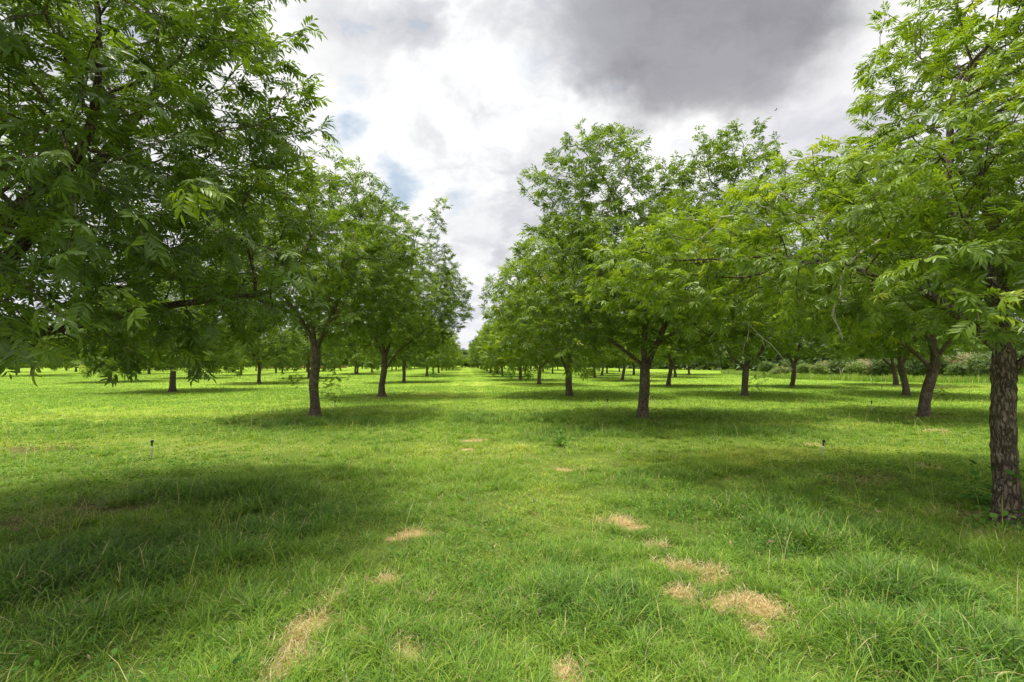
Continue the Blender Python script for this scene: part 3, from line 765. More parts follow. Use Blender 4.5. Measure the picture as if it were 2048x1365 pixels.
# --- shared kinds for the rest of the orchard
KINDS = []
for k, (tr, li, seed) in enumerate([
    ([(0, 0, 0), (.03, 0, .7), (-.03, 0, 1.4), (.0, 0, 1.9)], [[(0, 0, 1.9), (-.7, .2, 2.9), (-1.4, .3, 4.2)], [(0, 0, 1.9), (.5, .5, 3.0), (.9, .6, 5.0)], [(0, 0, 1.9), (.3, -.7, 3.0), (.5, -1.2, 4.6)]], 11),
    ([(0, 0, 0), (.0, 0, .7), (.08, 0, 1.3)], [[(.08, 0, 1.3), (-.6, .1, 1.9), (-1.2, .2, 3.2)], [(.08, 0, 1.3), (.25, .1, 2.4), (.5, .6, 4.5)], [(.08, 0, 1.3), (.7, -.4, 2.2), (1.3, -1.0, 3.8)]], 12),
    ([(0, 0, 0), (.1, 0, .5), (.22, .05, 1.1), (.3, .1, 1.7)], [[(.3, .1, 1.7), (-.2, .3, 2.8), (-.9, .4, 4.4)], [(.3, .1, 1.7), (.9, .1, 2.4), (1.7, .0, 3.0)], [(.3, .1, 1.7), (.3, -.5, 3.0), (.1, -1.0, 5.0)]], 13),
    ([(0, 0, 0), (-.05, 0, .8), (.02, 0, 1.6), (.0, 0, 2.2)], [[(0, 0, 2.2), (.6, .2, 3.3), (1.1, .3, 5.0)], [(0, 0, 2.2), (-.5, .5, 3.4), (-.9, .9, 5.4)], [(-.05, 0, .8), (-.6, -.3, 1.7), (-1.4, -.5, 2.6)]], 14),
    ([(0, 0, 0), (-.08, 0, .6), (.0, 0, 1.2), (.05, 0, 1.7)], [[(.05, 0, 1.7), (-.8, -.3, 2.5), (-1.9, -.4, 3.2)], [(.05, 0, 1.7), (.2, .3, 3.2), (.3, .5, 5.5)], [(.05, 0, 1.7), (.9, .0, 2.6), (1.8, .2, 3.9)]], 15)]):
    rk = random.Random(seed)
    lobes = [(0, 0, 4.4, 4.1, 4.1, 2.4), (rk.uniform(-.4, .4), 0, 6.4, 2.4, 2.4, 1.6)]
    for q in range(5):
        a = q * 1.256 + rk.uniform(-.4, .4); r = rk.uniform(.8, 2.2); h = rk.uniform(6.8, 8.4) - r * .5
        lobes.append((r * math.cos(a), r * math.sin(a), h, rk.uniform(.7, 1.1), rk.uniform(.7, 1.1), rk.uniform(.8, 1.3)))
    high = seed in (12, 13)      # pruned higher: clear of the ground below head height
    for q in range(5):
        a = q * 1.256 + .6 + rk.uniform(-.4, .4)
        lobes.append((2.9 * math.cos(a), 2.9 * math.sin(a), rk.uniform(1.9, 2.7) + (1.0 if high else 0), rk.uniform(1.3, 1.8), rk.uniform(1.3, 1.8), rk.uniform(.8, 1.1)))
    KINDS.append(build_tree_meshes('orchard_kind', tr, li, lobes, 3800, .15, 2.9, T_MID, 900 + seed, zmin=2.0 if high else 1.05, lscale=.95, young=.17, step=.28, kill=.40, rmin=.006, tint0=.46))

ORD = ['first', 'second', 'third', 'fourth', 'fifth', 'sixth', 'seventh', 'eighth', 'ninth', 'tenth', 'eleventh', 'twelfth', 'thirteenth', 'fourteenth', 'fifteenth', 'sixteenth', 'seventeenth', 'eighteenth', 'nineteenth', 'twentieth', 'twenty-first', 'twenty-second', 'twenty-third', 'twenty-fourth']
rk = random.Random(77)
TREE_XY = [(ax, ay), (bx, by), (cx, cy), (dx, dy), (ex, ey), (fx, fy)]
# rows: name, x of the row, trees placed where the photo shows them (pixel feet), already planted count, first y of the regular rest, last y
ROWS = [
    ('first row right of the grass lane', 5.3, [(1139, 792), (1078, 769), (1041, 760), (1005, 753), (995, 749), (981, 746)], 2, 92, 235, 10.5),
    ('first row left of the grass lane', -4.9, [(808, 764), (854, 753), (866, 749)], 3, 86, 235, 10.5),
    ('second row right of the grass lane', 14.5, [(1490, 792), (1336, 772), (1244, 761), (1190, 756), (1203, 751)], 1, 76, 190, 11),
    ('third row right of the grass lane', 24, [(1813, 790), (1584, 774), (1351, 755)], 0, 64, 170, 11),
    ('fourth row right of the grass lane', 33, [(1792, 772)], 0, 66, 150, 14),
    ('second row left of the grass lane', -17.5, [(345, 783), (518, 766), (617, 757), (711, 749)], 0, 78, 190, 11),
    ('third row left of the grass lane', -33, [(218, 764), (378, 757), (482, 751), (552, 746)], 0, 88, 180, 11),
    ('fourth row left of the grass lane', -49, [(65, 753), (298, 748), (396, 745)], 0, 92, 180, 11),
    ('fifth row left of the grass lane', -65, [], 0, 76, 175, 11),
    ('sixth row left of the grass lane', -81, [], 0, 92, 175, 12),
    ('seventh row left of the grass lane', -97, [], 0, 110, 170, 13),
]
SPECIAL = {(1139, 792): 'slim straight pecan trunk just left of the forked tree, right of the grass lane',
           (1490, 792): 'pecan tree with leafy shoots low on its trunk, second row right of the grass lane',
           (345, 783): 'pecan tree with a short thick dark trunk in a brown earth patch at the left',
           (1813, 790): 'pecan tree close behind and left of the strongly leaning trunk at the right',
           (1584, 774): 'pecan tree with a pale leaning trunk before the yellow-green brush at the right',
           (1792, 772): 'small far pecan tree nearest the green brush bank at the right',
           (218, 764): 'pecan tree at the far left whose low skirt of leaves hides half its trunk',
           (518, 766): 'pecan tree with a short knobbly trunk, left of the pale wavy trunk',
           (808, 764): 'pecan tree just right of the leaning trunk left of the lane'}
cnt = 0
for (rn, rxx, feet, nb, y0, y1, dyr) in ROWS:
    lst = [(ground_at(*f), f) for f in feet]
    yy = y0
    while yy < y1:
        if rk.random() > .06: lst.append(((rxx + rk.uniform(-.5, .5), yy + rk.uniform(-.8, .8)), None))
        yy += dyr
    for q, ((x, y), f) in enumerate(lst):
        tm, cm = KINDS[rk.choice((1, 2) if x > 10 and y < 62 else (0, 3, 4) if x < -10 else (0, 1, 2, 3, 4))]
        rot = rk.uniform(0, 6.28); s = rk.uniform(.86, 1.06)
        if f == (1584, 774): tm, cm = KINDS[2]; rot = 0; s = .95
        if f == (1490, 792): tm, cm = KINDS[1]; rot = 0; s = 1.0
        if f == (1139, 792): tm, cm = KINDS[3]; rot = .4; s = 1.1
        if f == (1078, 769): tm, cm = KINDS[1]; rot = .2
        if f == (345, 783): s = 1.0; tm, cm = KINDS[4]; rot = 2
        lab = SPECIAL.get(f) or 'pecan tree in the %s, %s from the camera' % (rn, ORD[nb + q])
        plant(x, y, tm, cm, rot, s, lab, sz=s * rk.uniform(.93, 1.08))
        TREE_XY.append((x, y)); cnt += 1
print('trees', cnt + 6)
for (x, y) in TREE_XY: SPOTS.append((x, y, .17))

# ---------------------------------------------------------------- shoots sprouting from trunks, dead branches
def sprig(parent, name, cen, r, n, templates, seed, mat=LEAF, scale=.8, tint0=.55):
    rng = np.random.default_rng(seed)
    P = np.array(cen) + rng.normal(0, 1, (n, 3)) * np.array(r)
    h = rng.uniform(0, 6.28, n)
    V, F, T = place_leaves(P, h, rng.uniform(-.7, .5, n), rng.normal(0, .4, n), rng.uniform(.6, 1.1, n) * scale, np.clip(rng.normal(tint0, .15, n), 0, 1), templates)
    return link(name, mesh_tris(name, V, F, {'tint': T}), mat, parent)
def stem(parent, name, pl, r0, r1, mat, sides=6, label=None):
    pl = np.array(pl, float)
    rr = np.linspace(r0, r1, len(pl)); ang = np.arange(sides) * 2 * math.pi / sides
    tan = np.gradient(pl, axis=0); tan /= np.linalg.norm(tan, axis=1)[:, None]
    ref = np.array([1., .2, 0.1]); V = []
    for q in range(len(pl)):
        u = ref - tan[q] * ref.dot(tan[q]); u /= np.linalg.norm(u); v = np.cross(tan[q], u)
        V.append(pl[q] + rr[q] * (np.cos(ang)[:, None] * u + np.sin(ang)[:, None] * v))
    V = np.concatenate(V); a = np.arange(sides); b2 = (a + 1) % sides
    q0 = np.stack([a, b2, b2 + sides, a + sides], 1)
    F = (q0[None] + (np.arange(len(pl) - 1) * sides)[:, None, None]).reshape(-1, 4)
    return V, F
def join(parts):
    VV, FF = [], []; off = 0
    for V, F in parts: VV.append(V); FF.append(F + off); off += len(V)
    return np.concatenate(VV), np.concatenate(FF)
def wiggle(a, b, n, amp, seed):
    rng = np.random.default_rng(seed); t = np.linspace(0, 1, n)[:, None]
    p = np.array(a) * (1 - t) + np.array(b) * t
    w_ = rng.normal(0, amp, (n, 3)); w_[0] = 0
    return p + np.cumsum(w_, 0) * .5
for (tree, side, z0, sd_) in ((D_, 1, 1.35, 1), (D_, -1, 1.25, 2), (D_, 1, .95, 3)):
    tipp = (side * .75, -.15, z0 - .1) if sd_ < 3 else (.6, -.2, .8)
    V, F = stem(None, '', wiggle((0, 0, z0 - .15), tipp, 7, .02, sd_), .012, .004, BARK)
    s_ = link('shoot', mesh_tris('shoot', V, F, smooth=True), BARK, tree)
    sprig(s_, 'leaves', (tipp[0] * .8, tipp[1], tipp[2] + .05), (.26, .2, .14), 34, T_MID, 40 + sd_, scale=.55, tint0=.6)
V, F = stem(None, '', wiggle((.15, 0, .45), (.55, -.1, 1.1), 6, .02, 8), .01, .004, BARK)
g_tree = [o for o in COL.objects if o.name.startswith('pecan_tree') and o['label'] == SPECIAL[(1490, 792)]][0]
s_ = link('shoot', mesh_tris('shoot', V, F, smooth=True), BARK, g_tree)
sprig(s_, 'leaves', (.5, -.1, .85), (.24, .2, .38), 60, T_MID, 55, scale=.6, tint0=.45)
V, F = stem(None, '', wiggle((.1, 0, .8), (.55, -.1, .85), 5, .02, 9), .009, .004, BARK)
s_ = link('shoot', mesh_tris('shoot', V, F, smooth=True), BARK, F_)
sprig(s_, 'leaves', (.6, -.1, .83), (.13, .1, .1), 12, T_MID, 56, scale=.55, tint0=.3)

# pale bare branch hanging from the near right tree, and smaller bare twigs
pa = np.array([4.12 - ax, 4.5 - ay, 2.75]); 
pl = np.array([pa, pa + (-.05, .02, -.15), pa + (-.06, .02, -.32), pa + (-.14, .03, -.45), pa + (-.16, .03, -.55), pa + (-.10, .02, -.68), pa + (-.06, .02, -.80)])
S_ = SKEL[tmA.name]; q_ = S_[np.argmin(((S_ - pl[0]) ** 2).sum(1))]
V, F = join([stem(None, '', wiggle(q_, pl[0], 5, .004, 4), .014, .011, DEADWOOD), stem(None, '', pl, .011, .007, DEADWOOD), stem(None, '', wiggle(pl[0], pl[0] + (.5, .1, .35), 5, .02, 3), .014, .012, DEADWOOD), stem(None, '', wiggle(pl[3], pl[3] + (.05, .0, -.32), 4, .015, 5), .005, .003, DEADWOOD)])
link('dead_branch', mesh_tris('dead_branch', V, F, smooth=True), DEADWOOD, A, label='pale crooked bare branch hanging down')
def dead_twigs(tree, cen, n, spread, seed, down=.5):
    rng = np.random.default_rng(seed)
    for k in range(n):
        parts = []
        a = np.array(cen) + rng.normal(0, spread, 3); S_ = SKEL[[c.data.name for c in tree.children if c.name.startswith('trunk')][0]]; a = S_[np.argmin(((S_ - a) ** 2).sum(1))].copy(); b_ = a + np.array([rng.normal(0, .35), rng.normal(0, .3), -down * rng.uniform(.4, 1.3)])
        main = wiggle(a, b_, 7, .045, seed * 50 + k); parts.append(stem(None, '', main, .009, .003, DEADWOOD, 5))
        for q in (2, 4):
            parts.append(stem(None, '', wiggle(main[q], main[q] + rng.normal(0, .16, 3) + (0, 0, -.15), 4, .02, seed * 70 + k * 3 + q), .005, .002, DEADWOOD, 4))
        V, F = join(parts)
        link('dead_twig', mesh_tris('dead_twig', V, F, smooth=True), DEADWOOD, tree)
dead_twigs(C_, (1.2, -3.0, 3.2), 4, .5, 4, .9)
dead_twigs(C_, (-1.6, -2.9, 4.0), 3, .5, 5, .6)
dead_twigs(A, (-2.3, 1.3, 3.2), 6, .7, 6, .3)
dead_twigs(B, (2.4, -.2, 3.6), 5, .6, 7, .1)
dead_twigs(D_, (.8, -3.0, 4.0), 5, .8, 8, .4)

# ---------------------------------------------------------------- vine and weeds at the near right trunk
rng = np.random.default_rng(61)
def heart_leaves(P, rng, s, upright=.3):
    v = np.array([(0, 0, 0), (.3, -.45, .03), (.95, -.3, .0), (1.25, 0, -.12), (.95, .3, .0), (.3, .45, .03), (.5, 0, .06)]) * .6
    f = np.array([(0, 1, 6), (1, 2, 6), (2, 3, 6), (3, 4, 6), (4, 5, 6), (5, 0, 6)])
    n_ = len(P)
    return place_leaves(P, rng.uniform(0, 6.28, n_), rng.uniform(-.5, .7, n_), rng.normal(0, .5, n_), rng.uniform(.6, 1.2, n_) * s, np.clip(rng.normal(.45, .22, n_), 0, 1), [(v, f)])
n_ = 46; ang = rng.uniform(2.2, 5.6, n_); hz = rng.random(n_) ** 1.6 * .55
Pv = np.stack([np.cos(ang) * (.19 + .03 * rng.random(n_)), np.sin(ang) * (.19 + .03 * rng.random(n_)), hz + .03], 1)
V, F, T = heart_leaves(Pv, rng, .10)
vz = float(gheight(np.array([ax]), np.array([ay]))[0])
link('vine', mesh_tris('vine', V, F, {'tint': T}), WEED, loc=(ax, ay, vz), label='small green vine with heart-shaped leaves climbing the base of the nearest trunk', cat='vine')
def weed(x, y, r, n, s, label, seed, grp=None, h=.2):
    rng = np.random.default_rng(seed)
    P = rng.normal(0, 1, (n, 3)) * (r, r, 1); P[:, 2] = np.abs(rng.normal(0, .5, n)) * h + .04
    V, F, T = heart_leaves(P, rng, s)
    nb_ = len(V) // 7; ex = V[::7] + (.006, .004, 0)      # thin stems tie the leaves to one root
    V = np.concatenate([V, ex, [[0, 0, -.03]]]); ii = np.arange(nb_)
    F = np.concatenate([F, np.stack([np.full(nb_, 8 * nb_), ii * 7, 7 * nb_ + ii], 1)]); T = np.concatenate([T, np.full(nb_, .4)])
    z = float(gheight(np.array([x]), np.array([y]))[0])
    o = link('weed', mesh_tris('weed', V, F, {'tint': T}), WEED, loc=(x, y, z), label=label, cat='weed', group=grp)
    return o
gx_, gy_ = ground_at(1975, 1010); weed(gx_, gy_, .16, 60, .11, 'broad-leaved weeds growing at the left foot of the nearest trunk', 71, h=.28)
gx_, gy_ = ground_at(1990, 1062); weed(gx_, gy_, .16, 50, .09, 'low leafy weeds in front of the nearest trunk', 72, h=.15)
gx_, gy_ = ground_at(1120, 890); weed(gx_, gy_, .13, 60, .10, 'dark green tuft of weed standing alone in the yellow-green lane', 73, h=.3)
gx_, gy_ = ground_at(1020, 757); weed(gx_, gy_, .5, 160, .28, 'round light green weed clump beside the right row of trunks', 74, h=1.3)
gx_, gy_ = ground_at(866, 756); weed(gx_, gy_, .35, 120, .22, 'leafy weed clump at the foot of a left-row trunk', 75, h=1.0)

# ---------------------------------------------------------------- sprinkler risers
WHITE = simple('white_pipe', (0.74, 0.72, 0.66), .45, .15, 30)
BLACK = simple('black_plastic', (0.02, 0.02, 0.02), .4, .3, 30)
def lathe(prof, S=14):
    V = []
    a = np.arange(S) * 2 * math.pi / S
    for r, z in prof: V.append(np.stack([np.cos(a) * r, np.sin(a) * r, np.full(S, z)], 1))
    V = np.concatenate(V); i_ = np.arange(S); j_ = (i_ + 1) % S
    q0 = np.stack([i_, j_, j_ + S, i_ + S], 1)
    return V, (q0[None] + (np.arange(len(prof) - 1) * S)[:, None, None]).reshape(-1, 4)
pipe_m = mesh_tris('riser_pipe', *lathe([(.0, -.05), (.019, -.05), (.019, .24), (.023, .245), (.023, .275), (.0, .275)]), smooth=False); pipe_m.materials.append(WHITE)
hv = join([lathe([(0, .275), (.015, .275), (.013, .30), (.017, .305), (.017, .345), (.012, .35), (.012, .36), (.0, .36)]),
           lathe([(0, .355), (.022, .358), (.030, .372), (.032, .39), (.028, .41), (.016, .422), (.0, .425)]), ])
bx_ = np.array([(-.006, -.05, .385), (.006, -.05, .385), (.006, .02, .395), (-.006, .02, .395), (-.006, -.05, .40), (.006, -.05, .40), (.006, .02, .415), (-.006, .02, .415)])
bf = np.array([(0, 1, 2, 3), (4, 7, 6, 5), (0, 4, 5, 1), (1, 5, 6, 2), (2, 6, 7, 3), (3, 7, 4, 0)])
head_m = mesh_tris('sprinkler_head', *join([hv, (bx_, bf)])); head_m.materials.append(BLACK)
SPR = [(303, 912, 'white irrigation riser with black round head in the yellowish grass at the left', 0, 1.0),
       (1642, 918, 'tilted white irrigation riser with thin black head in front of the right trees', .22, .95),
       (1743, 820, 'white irrigation riser with black head left of the strongly leaning trunk', .05, 1.1),
       (1213, 820, 'thin white irrigation riser in the shade left of the forked tree', .12, 1.1),
       (670, 815, 'dark-topped irrigation riser just right of the pale wavy trunk', 0, 1.0),
       (383, 774, 'irrigation riser right of the short thick trunk at the left', 0, 1.2),
       (1764, 785, 'small white irrigation riser far off between the right trunks', 0, 1.2),
       (1601, 764, 'tiny white stub riser just right of the pale leaning trunk', 0, 1.2)]
for k, (px, py, lab, tilt, s) in enumerate(SPR):
    x, y = ground_at(px, py); z = float(gheight(np.array([x]), np.array([y]))[0])
    r = bpy.data.objects.new('sprinkler', None); COL.objects.link(r)
    r.location = (x, y, z); r.rotation_euler = (0, tilt, k * 1.3 if not tilt else 0); s *= .8; r.scale = (s, s, s)
    r['label'] = lab; r['category'] = 'sprinkler'; r['group'] = 'irrigation risers standing in the grass'
    link('pipe', pipe_m, parent=r); link('sprinkler_head', head_m, parent=r)
    SPOTS.append((x, y, .04))

# ---------------------------------------------------------------- grass
parts = [grass_zone(1.7, 4.2, 9500, 3, .0034), grass_zone(4.2, 8, 4600, 3, .0042), grass_zone(8, 16, 1500, 2, .0062), grass_zone(16, 34, 260, 2, .012), grass_zone(34, 75, 60, 1, .03)]
VV, FF, TT, DD = [], [], [], []; off = 0
for (V, F, t_, d_) in parts:
    VV.append(V); FF.append(F + off); off += len(V); TT.append(t_); DD.append(d_)
# a few long seed stalks standing above the sward
x, y = scatter(2.2, 18, 5); nb = len(x)
V, F, t_, d_ = make_blades(x, y, RNG.uniform(.28, .5, nb), np.full(nb, .003) + y * .0003, RNG.uniform(.2, .7, nb), RNG.uniform(0, 6.28, nb), RNG.uniform(.6, 1, nb), RNG.uniform(.1, .8, nb), 3)
VV.append(V); FF.append(F + off); TT.append(t_); DD.append(d_)
F = np.concatenate(FF)
gr = mesh_tris('grass', np.concatenate(VV), F, {'tint': np.concatenate(TT), 'dry': np.concatenate(DD)})
link('grass', gr, GRASS, kind='stuff', label='rough green orchard grass with tan dry patches', cat='grass')
print('grass tris', len(F), round(time.time() - T0, 1))
del VV, FF, TT, DD, parts

# low broad-leaved weeds and clover mixed into the sward, in drifts
rng = np.random.default_rng(19)
x, y = scatter(1.9, 15, 420)
g_ = sstep(vnoise(x, y, .75, 61, 3), .50, .68) + .9 * blobs(x, y, [(1800, 950, 1.6, .8), (430, 905, 1.3, .6), (1620, 1010, .8, .5), (1330, 960, .8, .5), (200, 1130, .7, .5)])
kp = (rng.random(len(x)) < g_ * .55) & (dry_field(x, y) < .2); x, y = x[kp], y[kp]
Pw = np.stack([x, y, gheight(x, y) + rng.uniform(.03, .15, len(x))], 1)
V, F, T = heart_leaves(Pw, rng, .042)
link('ground_weeds', mesh_tris('ground_weeds', V, F, {'tint': T}), WEED, kind='stuff', label='small broad-leaved weeds mixed into the grass', cat='weeds')

# fallen leaflets and bits of twig under the near trees
LITTER = simple('dry_litter', (0.20, 0.145, 0.08), .9, .5, 60)
rng = np.random.default_rng(15)
x, y = scatter(2.2, 16, 34)
wgt = blobs(x, y, BROWN) * .9 + .10 + .25 * np.exp(-((x - ax) ** 2 + (y - ay) ** 2) / 2.5) + .2 * np.exp(-((x + 3.5) ** 2 + (y - 5) ** 2) / 5)
kp = rng.random(len(x)) < wgt; x, y = x[kp], y[kp]; nl_ = len(x)
Pl = np.stack([x, y, gheight(x, y) + rng.uniform(.02, .09, nl_)], 1)
v1, f1 = leaflet_pts(.085, .026, .1, True); v2 = np.array([(0, -.002, 0), (0, .002, 0), (.16, .012, .02), (.16, .008, .02)]); f2 = np.array([(0, 1, 2), (0, 2, 3)])
V, F, T = place_leaves(Pl, rng.uniform(0, 6.28, nl_), rng.normal(0, .3, nl_), rng.normal(0, .6, nl_), rng.uniform(.4, .95, nl_), np.zeros(nl_), [(v1, f1), (v1 * (1, -1, 1), f1[:, ::-1]), (v2, f2)])
link('leaf_litter', mesh_tris('leaf_litter', V, F), LITTER, kind='stuff', label='brown fallen leaflets and twigs scattered in the grass', cat='litter')

# ---------------------------------------------------------------- brush along the right boundary
def bush_mesh(seed, rx_, ry_, rz_, n, tint, templates=T_BUSH, scale=1.0):
    rng = np.random.default_rng(seed)
    lobes = [(rng.uniform(-.5, .5) * rx_, rng.uniform(-.4, .4) * ry_, rz_ * rng.uniform(.3, .75), rx_ * rng.uniform(.3, .6), ry_ * rng.uniform(.4, .6), rz_ * rng.uniform(.25, .45)) for _ in range(9)]
    P = sample_lobes(lobes, n, rng); P = P[P[:, 2] > .05]; m_ = len(P)
    V, F, T = place_leaves(P, rng.uniform(0, 6.28, m_), rng.uniform(-.6, .6, m_), rng.normal(0, .5, m_), rng.uniform(.6, 1.3, m_) * scale,
                           np.clip(tint + rng.normal(0, .1, m_) + .3 * (vnoise(P[:, 0] * 2, P[:, 2] * 2, 1.2, seed, 2) - .5), 0, 1), templates)
    return mesh_tris('bush', V, F, {'tint': T})
bushes = [bush_mesh(1, 2.6, 1.8, 2.9, 2600, .48), bush_mesh(2, 2.2, 1.6, 2.2, 2000, .60), bush_mesh(3, 3.0, 2.0, 4.0, 3000, .40), bush_mesh(4, 1.5, 1.1, 1.3, 1200, .80), bush_mesh(5, 2.4, 1.6, 2.6, 2000, .95)]
for b_ in bushes: b_.materials.append(BUSH)
# points along the foot of the brush as the photo shows it: (px, py, kind, size, label)
BR = [(1560, 756, 3, .9, 'low yellow-green bush left of the pale leaning trunk'), (1640, 757, 3, 1.0, 'bright yellow-green bush right of the pale leaning trunk'), (1608, 753, 1, .9, 'green bush behind the pale leaning trunk'),
      (1590, 750, 1, 1.0, 'sage green bush in the brush beyond the pale leaning trunk'), (1660, 755, 4, .75, 'greyish brown bare-looking bush in the right-hand brush'), (1690, 757, 0, .9, 'dull green bush beside a pale bare stick in the brush'),
      (1715, 759, 3, 1.1, 'leafy light green bush in the middle of the brush bank'), (1735, 757, 4, .9, 'brownish grey twiggy bush behind the leafy light green one'), (1770, 758, 0, .9, 'dark green bush left of the paired far trunks'),
      (1795, 755, 2, .85, 'tall dull green bush behind the small far tree'), (1830, 758, 2, .8, 'tall bush seen between the two nearest leaning trunks'), (1868, 761, 0, .9, 'green bush just right of the strongly leaning trunk'),
      (1900, 760, 4, .9, 'tan dead-topped bush right of the strongly leaning trunk'), (1930, 763, 1, .9, 'green bush left of the nearest trunk in the brush bank'), (1958, 762, 4, 1.0, 'brown withered bush beside the nearest trunk, far behind'),
      (1990, 765, 0, .9, 'dark bush hidden behind the nearest trunk'), (2035, 768, 2, .8, 'tall dark bush right of the nearest trunk, far behind'), (1530, 752, 1, .8, 'distant pale green bush at the left end of the brush')]
for k, (px, py, kk, s, lab) in enumerate(BR):
    x, y = ground_at(px, py)
    o = link('bush', bushes[kk], loc=(x + 1.2, y + 1.5, -.05), label=lab, cat='bush', group='bushes in the brush bank at the right')
    o.rotation_euler = (0, 0, k * 1.7); o.scale = (s, s, s * (1 + .15 * math.sin(k * 2.3)))
for k, (px, Y, s, lab) in enumerate([(938, 205, 2.1, 'pale round shrub closing the far end of the grass lane'), (925, 222, 2.6, 'taller pale shrub behind the round one at the end of the lane'), (948, 215, 1.7, 'low pale shrub at the right side of the lane end')]):
    d = ray(px, 740); o = link('bush', bushes[(0, 2, 1)[k]], loc=(d[0] / d[1] * Y, Y, -.1), label=lab, cat='bush', group='shrubs at the far end of the lane'); o.scale = (s, s, s * .9)
# tall unmown grass bank in front of the bushes
rng = np.random.default_rng(9)
pts = [ground_at(px, py) for px, py in ((2047, 771), (1985, 768), (1860, 765), (1740, 763), (1640, 760), (1560, 757), (1500, 752), (1440, 748))]
PX = []
for (a0, b0), (a1, b1) in zip(pts[:-1], pts[1:]):
    m_ = int(900 * math.hypot(a1 - a0, b1 - b0) / 3)
    t = rng.random(m_); off_ = rng.random(m_) ** .8 * 3.2
    PX.append(np.stack([a0 + (a1 - a0) * t + off_ * .8, b0 + (b1 - b0) * t + off_ * .5], 1))
PX = np.concatenate(PX); nb = len(PX)
hh = .35 + .75 * vnoise(PX[:, 0], PX[:, 1], .55, 3, 2)
V, F, t_, d_ = make_blades(PX[:, 0], PX[:, 1], hh * rng.uniform(.6, 1.2, nb), np.full(nb, .035), rng.uniform(.1, .6, nb), rng.uniform(0, 6.28, nb), np.clip(.45 + .5 * (vnoise(PX[:, 0], PX[:, 1], .4, 8, 2) - .5) + rng.normal(0, .1, nb), 0, 1), np.where(rng.random(nb) < .12, .8, .05), 2)
link('tall_grass', mesh_tris('tall_grass', V, F, {'tint': t_, 'dry': d_}), GRASS, kind='stuff', label='bank of unmown tall green grass in front of the brush', cat='grass')

# pale bare stick in the brush
x, y = ground_at(1687, 760)
V, F = join([stem(None, '', wiggle((0, 0, 0), (-.25, 0, 1.25), 6, .05, 2), .05, .03, DEADWOOD), stem(None, '', wiggle((-.15, 0, .8), (.1, 0, 1.3), 4, .03, 3), .03, .015, DEADWOOD)])
link('dead_stump', mesh_tris('dead_stump', V, F, smooth=True), DEADWOOD, loc=(x, y, 0), label='pale crooked dead stem standing in front of the brush', cat='dead stem')

# ---------------------------------------------------------------- far woods
def woods(pts, depth, height, n, seed, name, label):
    rng = np.random.default_rng(seed)
    P = []
    L = [math.hypot(b[0] - a[0], b[1] - a[1]) for a, b in zip(pts[:-1], pts[1:])]
    for (a, b), l in zip(zip(pts[:-1], pts[1:]), L):
        m_ = int(n * l / sum(L)); t = rng.random(m_)
        hx = vnoise(t * l, t * 0 + seed, .09, seed, 3)
        top = height * (.55 + .75 * hx)
        z = top * rng.random(m_) ** .75
        off_ = rng.random(m_) * depth * (1 - .5 * z / height)
        nxn = np.array([b[1] - a[1], a[0] - b[0]]) / l
        if nxn[1] < 0: nxn = -nxn
        P.append(np.stack([a[0] + (b[0] - a[0]) * t + nxn[0] * off_, a[1] + (b[1] - a[1]) * t + nxn[1] * off_, z], 1))
    P = np.concatenate(P); m_ = len(P)
    T = np.clip(.45 + .8 * (vnoise(P[:, 0], P[:, 1] + P[:, 2], .16, seed + 1, 3) - .5) + rng.normal(0, .1, m_), 0, 1)
    V, F, T = place_leaves(P, rng.uniform(0, 6.28, m_), rng.uniform(-.6, .6, m_), rng.normal(0, .5, m_), rng.uniform(.6, 1.4, m_), T, T_WOOD)
    link(name, mesh_tris(name, V, F, {'tint': T}), FARLEAF, kind='stuff', label=label, cat='woods')
woods([(-210, 196), (-120, 205), (-40, 236), (12, 262), (60, 250)], 10, 9.0, 15000, 3, 'distant_woods', 'pale distant belt of trees closing the far end of the orchard')
woods([(46, 235), (60, 120), (66, 70), (72, 42), (76, 22)], 9, 5.5, 11000, 5, 'distant_woods', 'dull green thicket behind the brush at the right')

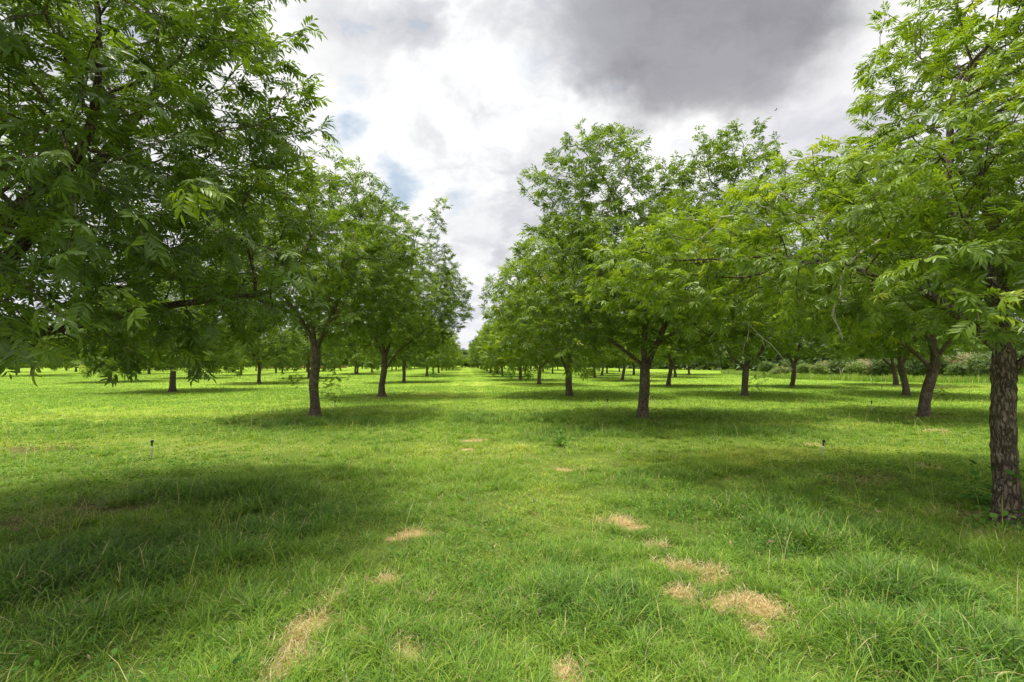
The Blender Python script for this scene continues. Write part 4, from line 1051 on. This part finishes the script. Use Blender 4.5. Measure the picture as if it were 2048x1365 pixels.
# salmon-pink low building glimpsed beyond the left rows
SALM = simple('salmon_wall', (0.62, 0.33, 0.24), .9, .12, 2)
ROOF = simple('roof_sheet', (0.33, 0.30, 0.28), .6, .2, 3)
DARK = simple('dark_opening', (0.05, 0.045, 0.045), .5, .2, 3)
def box(x0, x1, y0, y1, z0, z1):
    v = np.array([(x0, y0, z0), (x1, y0, z0), (x1, y1, z0), (x0, y1, z0), (x0, y0, z1), (x1, y0, z1), (x1, y1, z1), (x0, y1, z1)], float)
    return v, np.array([(0, 3, 2, 1), (4, 5, 6, 7), (0, 1, 5, 4), (1, 2, 6, 5), (2, 3, 7, 6), (3, 0, 4, 7)])
bo = bpy.data.objects.new('farm_building', None); COL.objects.link(bo)
px0, py0 = ground_at(600, 737)
bxx = ray(600, 737); bo.location = (bxx[0] / bxx[1] * 186, 186, 0)
bo['label'] = 'long low salmon-pink building glimpsed beyond the left rows of trees'; bo['category'] = 'building'
link('wall', mesh_tris('wall', *box(-16, 16, 0, 7, 0, 2.7)), SALM, bo)
rv = np.array([(-16.5, -.5, 2.69), (16.5, -.5, 2.69), (16.5, 7.5, 2.69), (-16.5, 7.5, 2.69), (-16.5, 3.5, 4.2), (16.5, 3.5, 4.2)], float)
me = bpy.data.meshes.new('roof'); me.from_pydata([tuple(q) for q in rv], [], [(0, 1, 5, 4), (2, 3, 4, 5), (0, 4, 3), (1, 2, 5), (0, 3, 2, 1)]); link('roof', me, ROOF, bo)
for q in (-11, -4, 5): link('window', mesh_tris('window', *box(q, q + 1.6, -.04, .02, .9, 1.9)), DARK, bo)
link('door', mesh_tris('door', *box(10, 12.6, -.04, .02, 0, 2.1)), DARK, bo)

# ---------------------------------------------------------------- bird
br_ = np.array([(-.14, 0, 0), (-.03, .035, .02), (.10, .02, .015), (.16, 0, 0), (-.03, -.035, .02), (.10, -.02, .015), (0, 0, .05), (0, 0, -.045),
                (.02, .30, .10), (-.06, .28, .10), (.02, -.30, .10), (-.06, -.28, .10), (-.24, .05, 0), (-.24, -.05, 0)])
bfa = [(0, 1, 6), (1, 2, 6), (2, 3, 6), (3, 5, 6), (5, 4, 6), (4, 0, 6), (0, 7, 1), (1, 7, 2), (2, 7, 3), (3, 7, 5), (5, 7, 4), (4, 7, 0), (1, 9, 8), (1, 8, 2), (4, 10, 11), (4, 5, 10), (0, 12, 13)]
me = bpy.data.meshes.new('bird'); me.from_pydata([tuple(q) for q in br_], [], bfa)
d = ray(1551, 221); d = d / np.linalg.norm(d) * 70
link('bird', me, BLACK, loc=(d[0], d[1], d[2] + EYE), label='tiny dark bird flying against the cloud at the upper right', cat='bird')
print('done', round(time.time() - T0, 1))
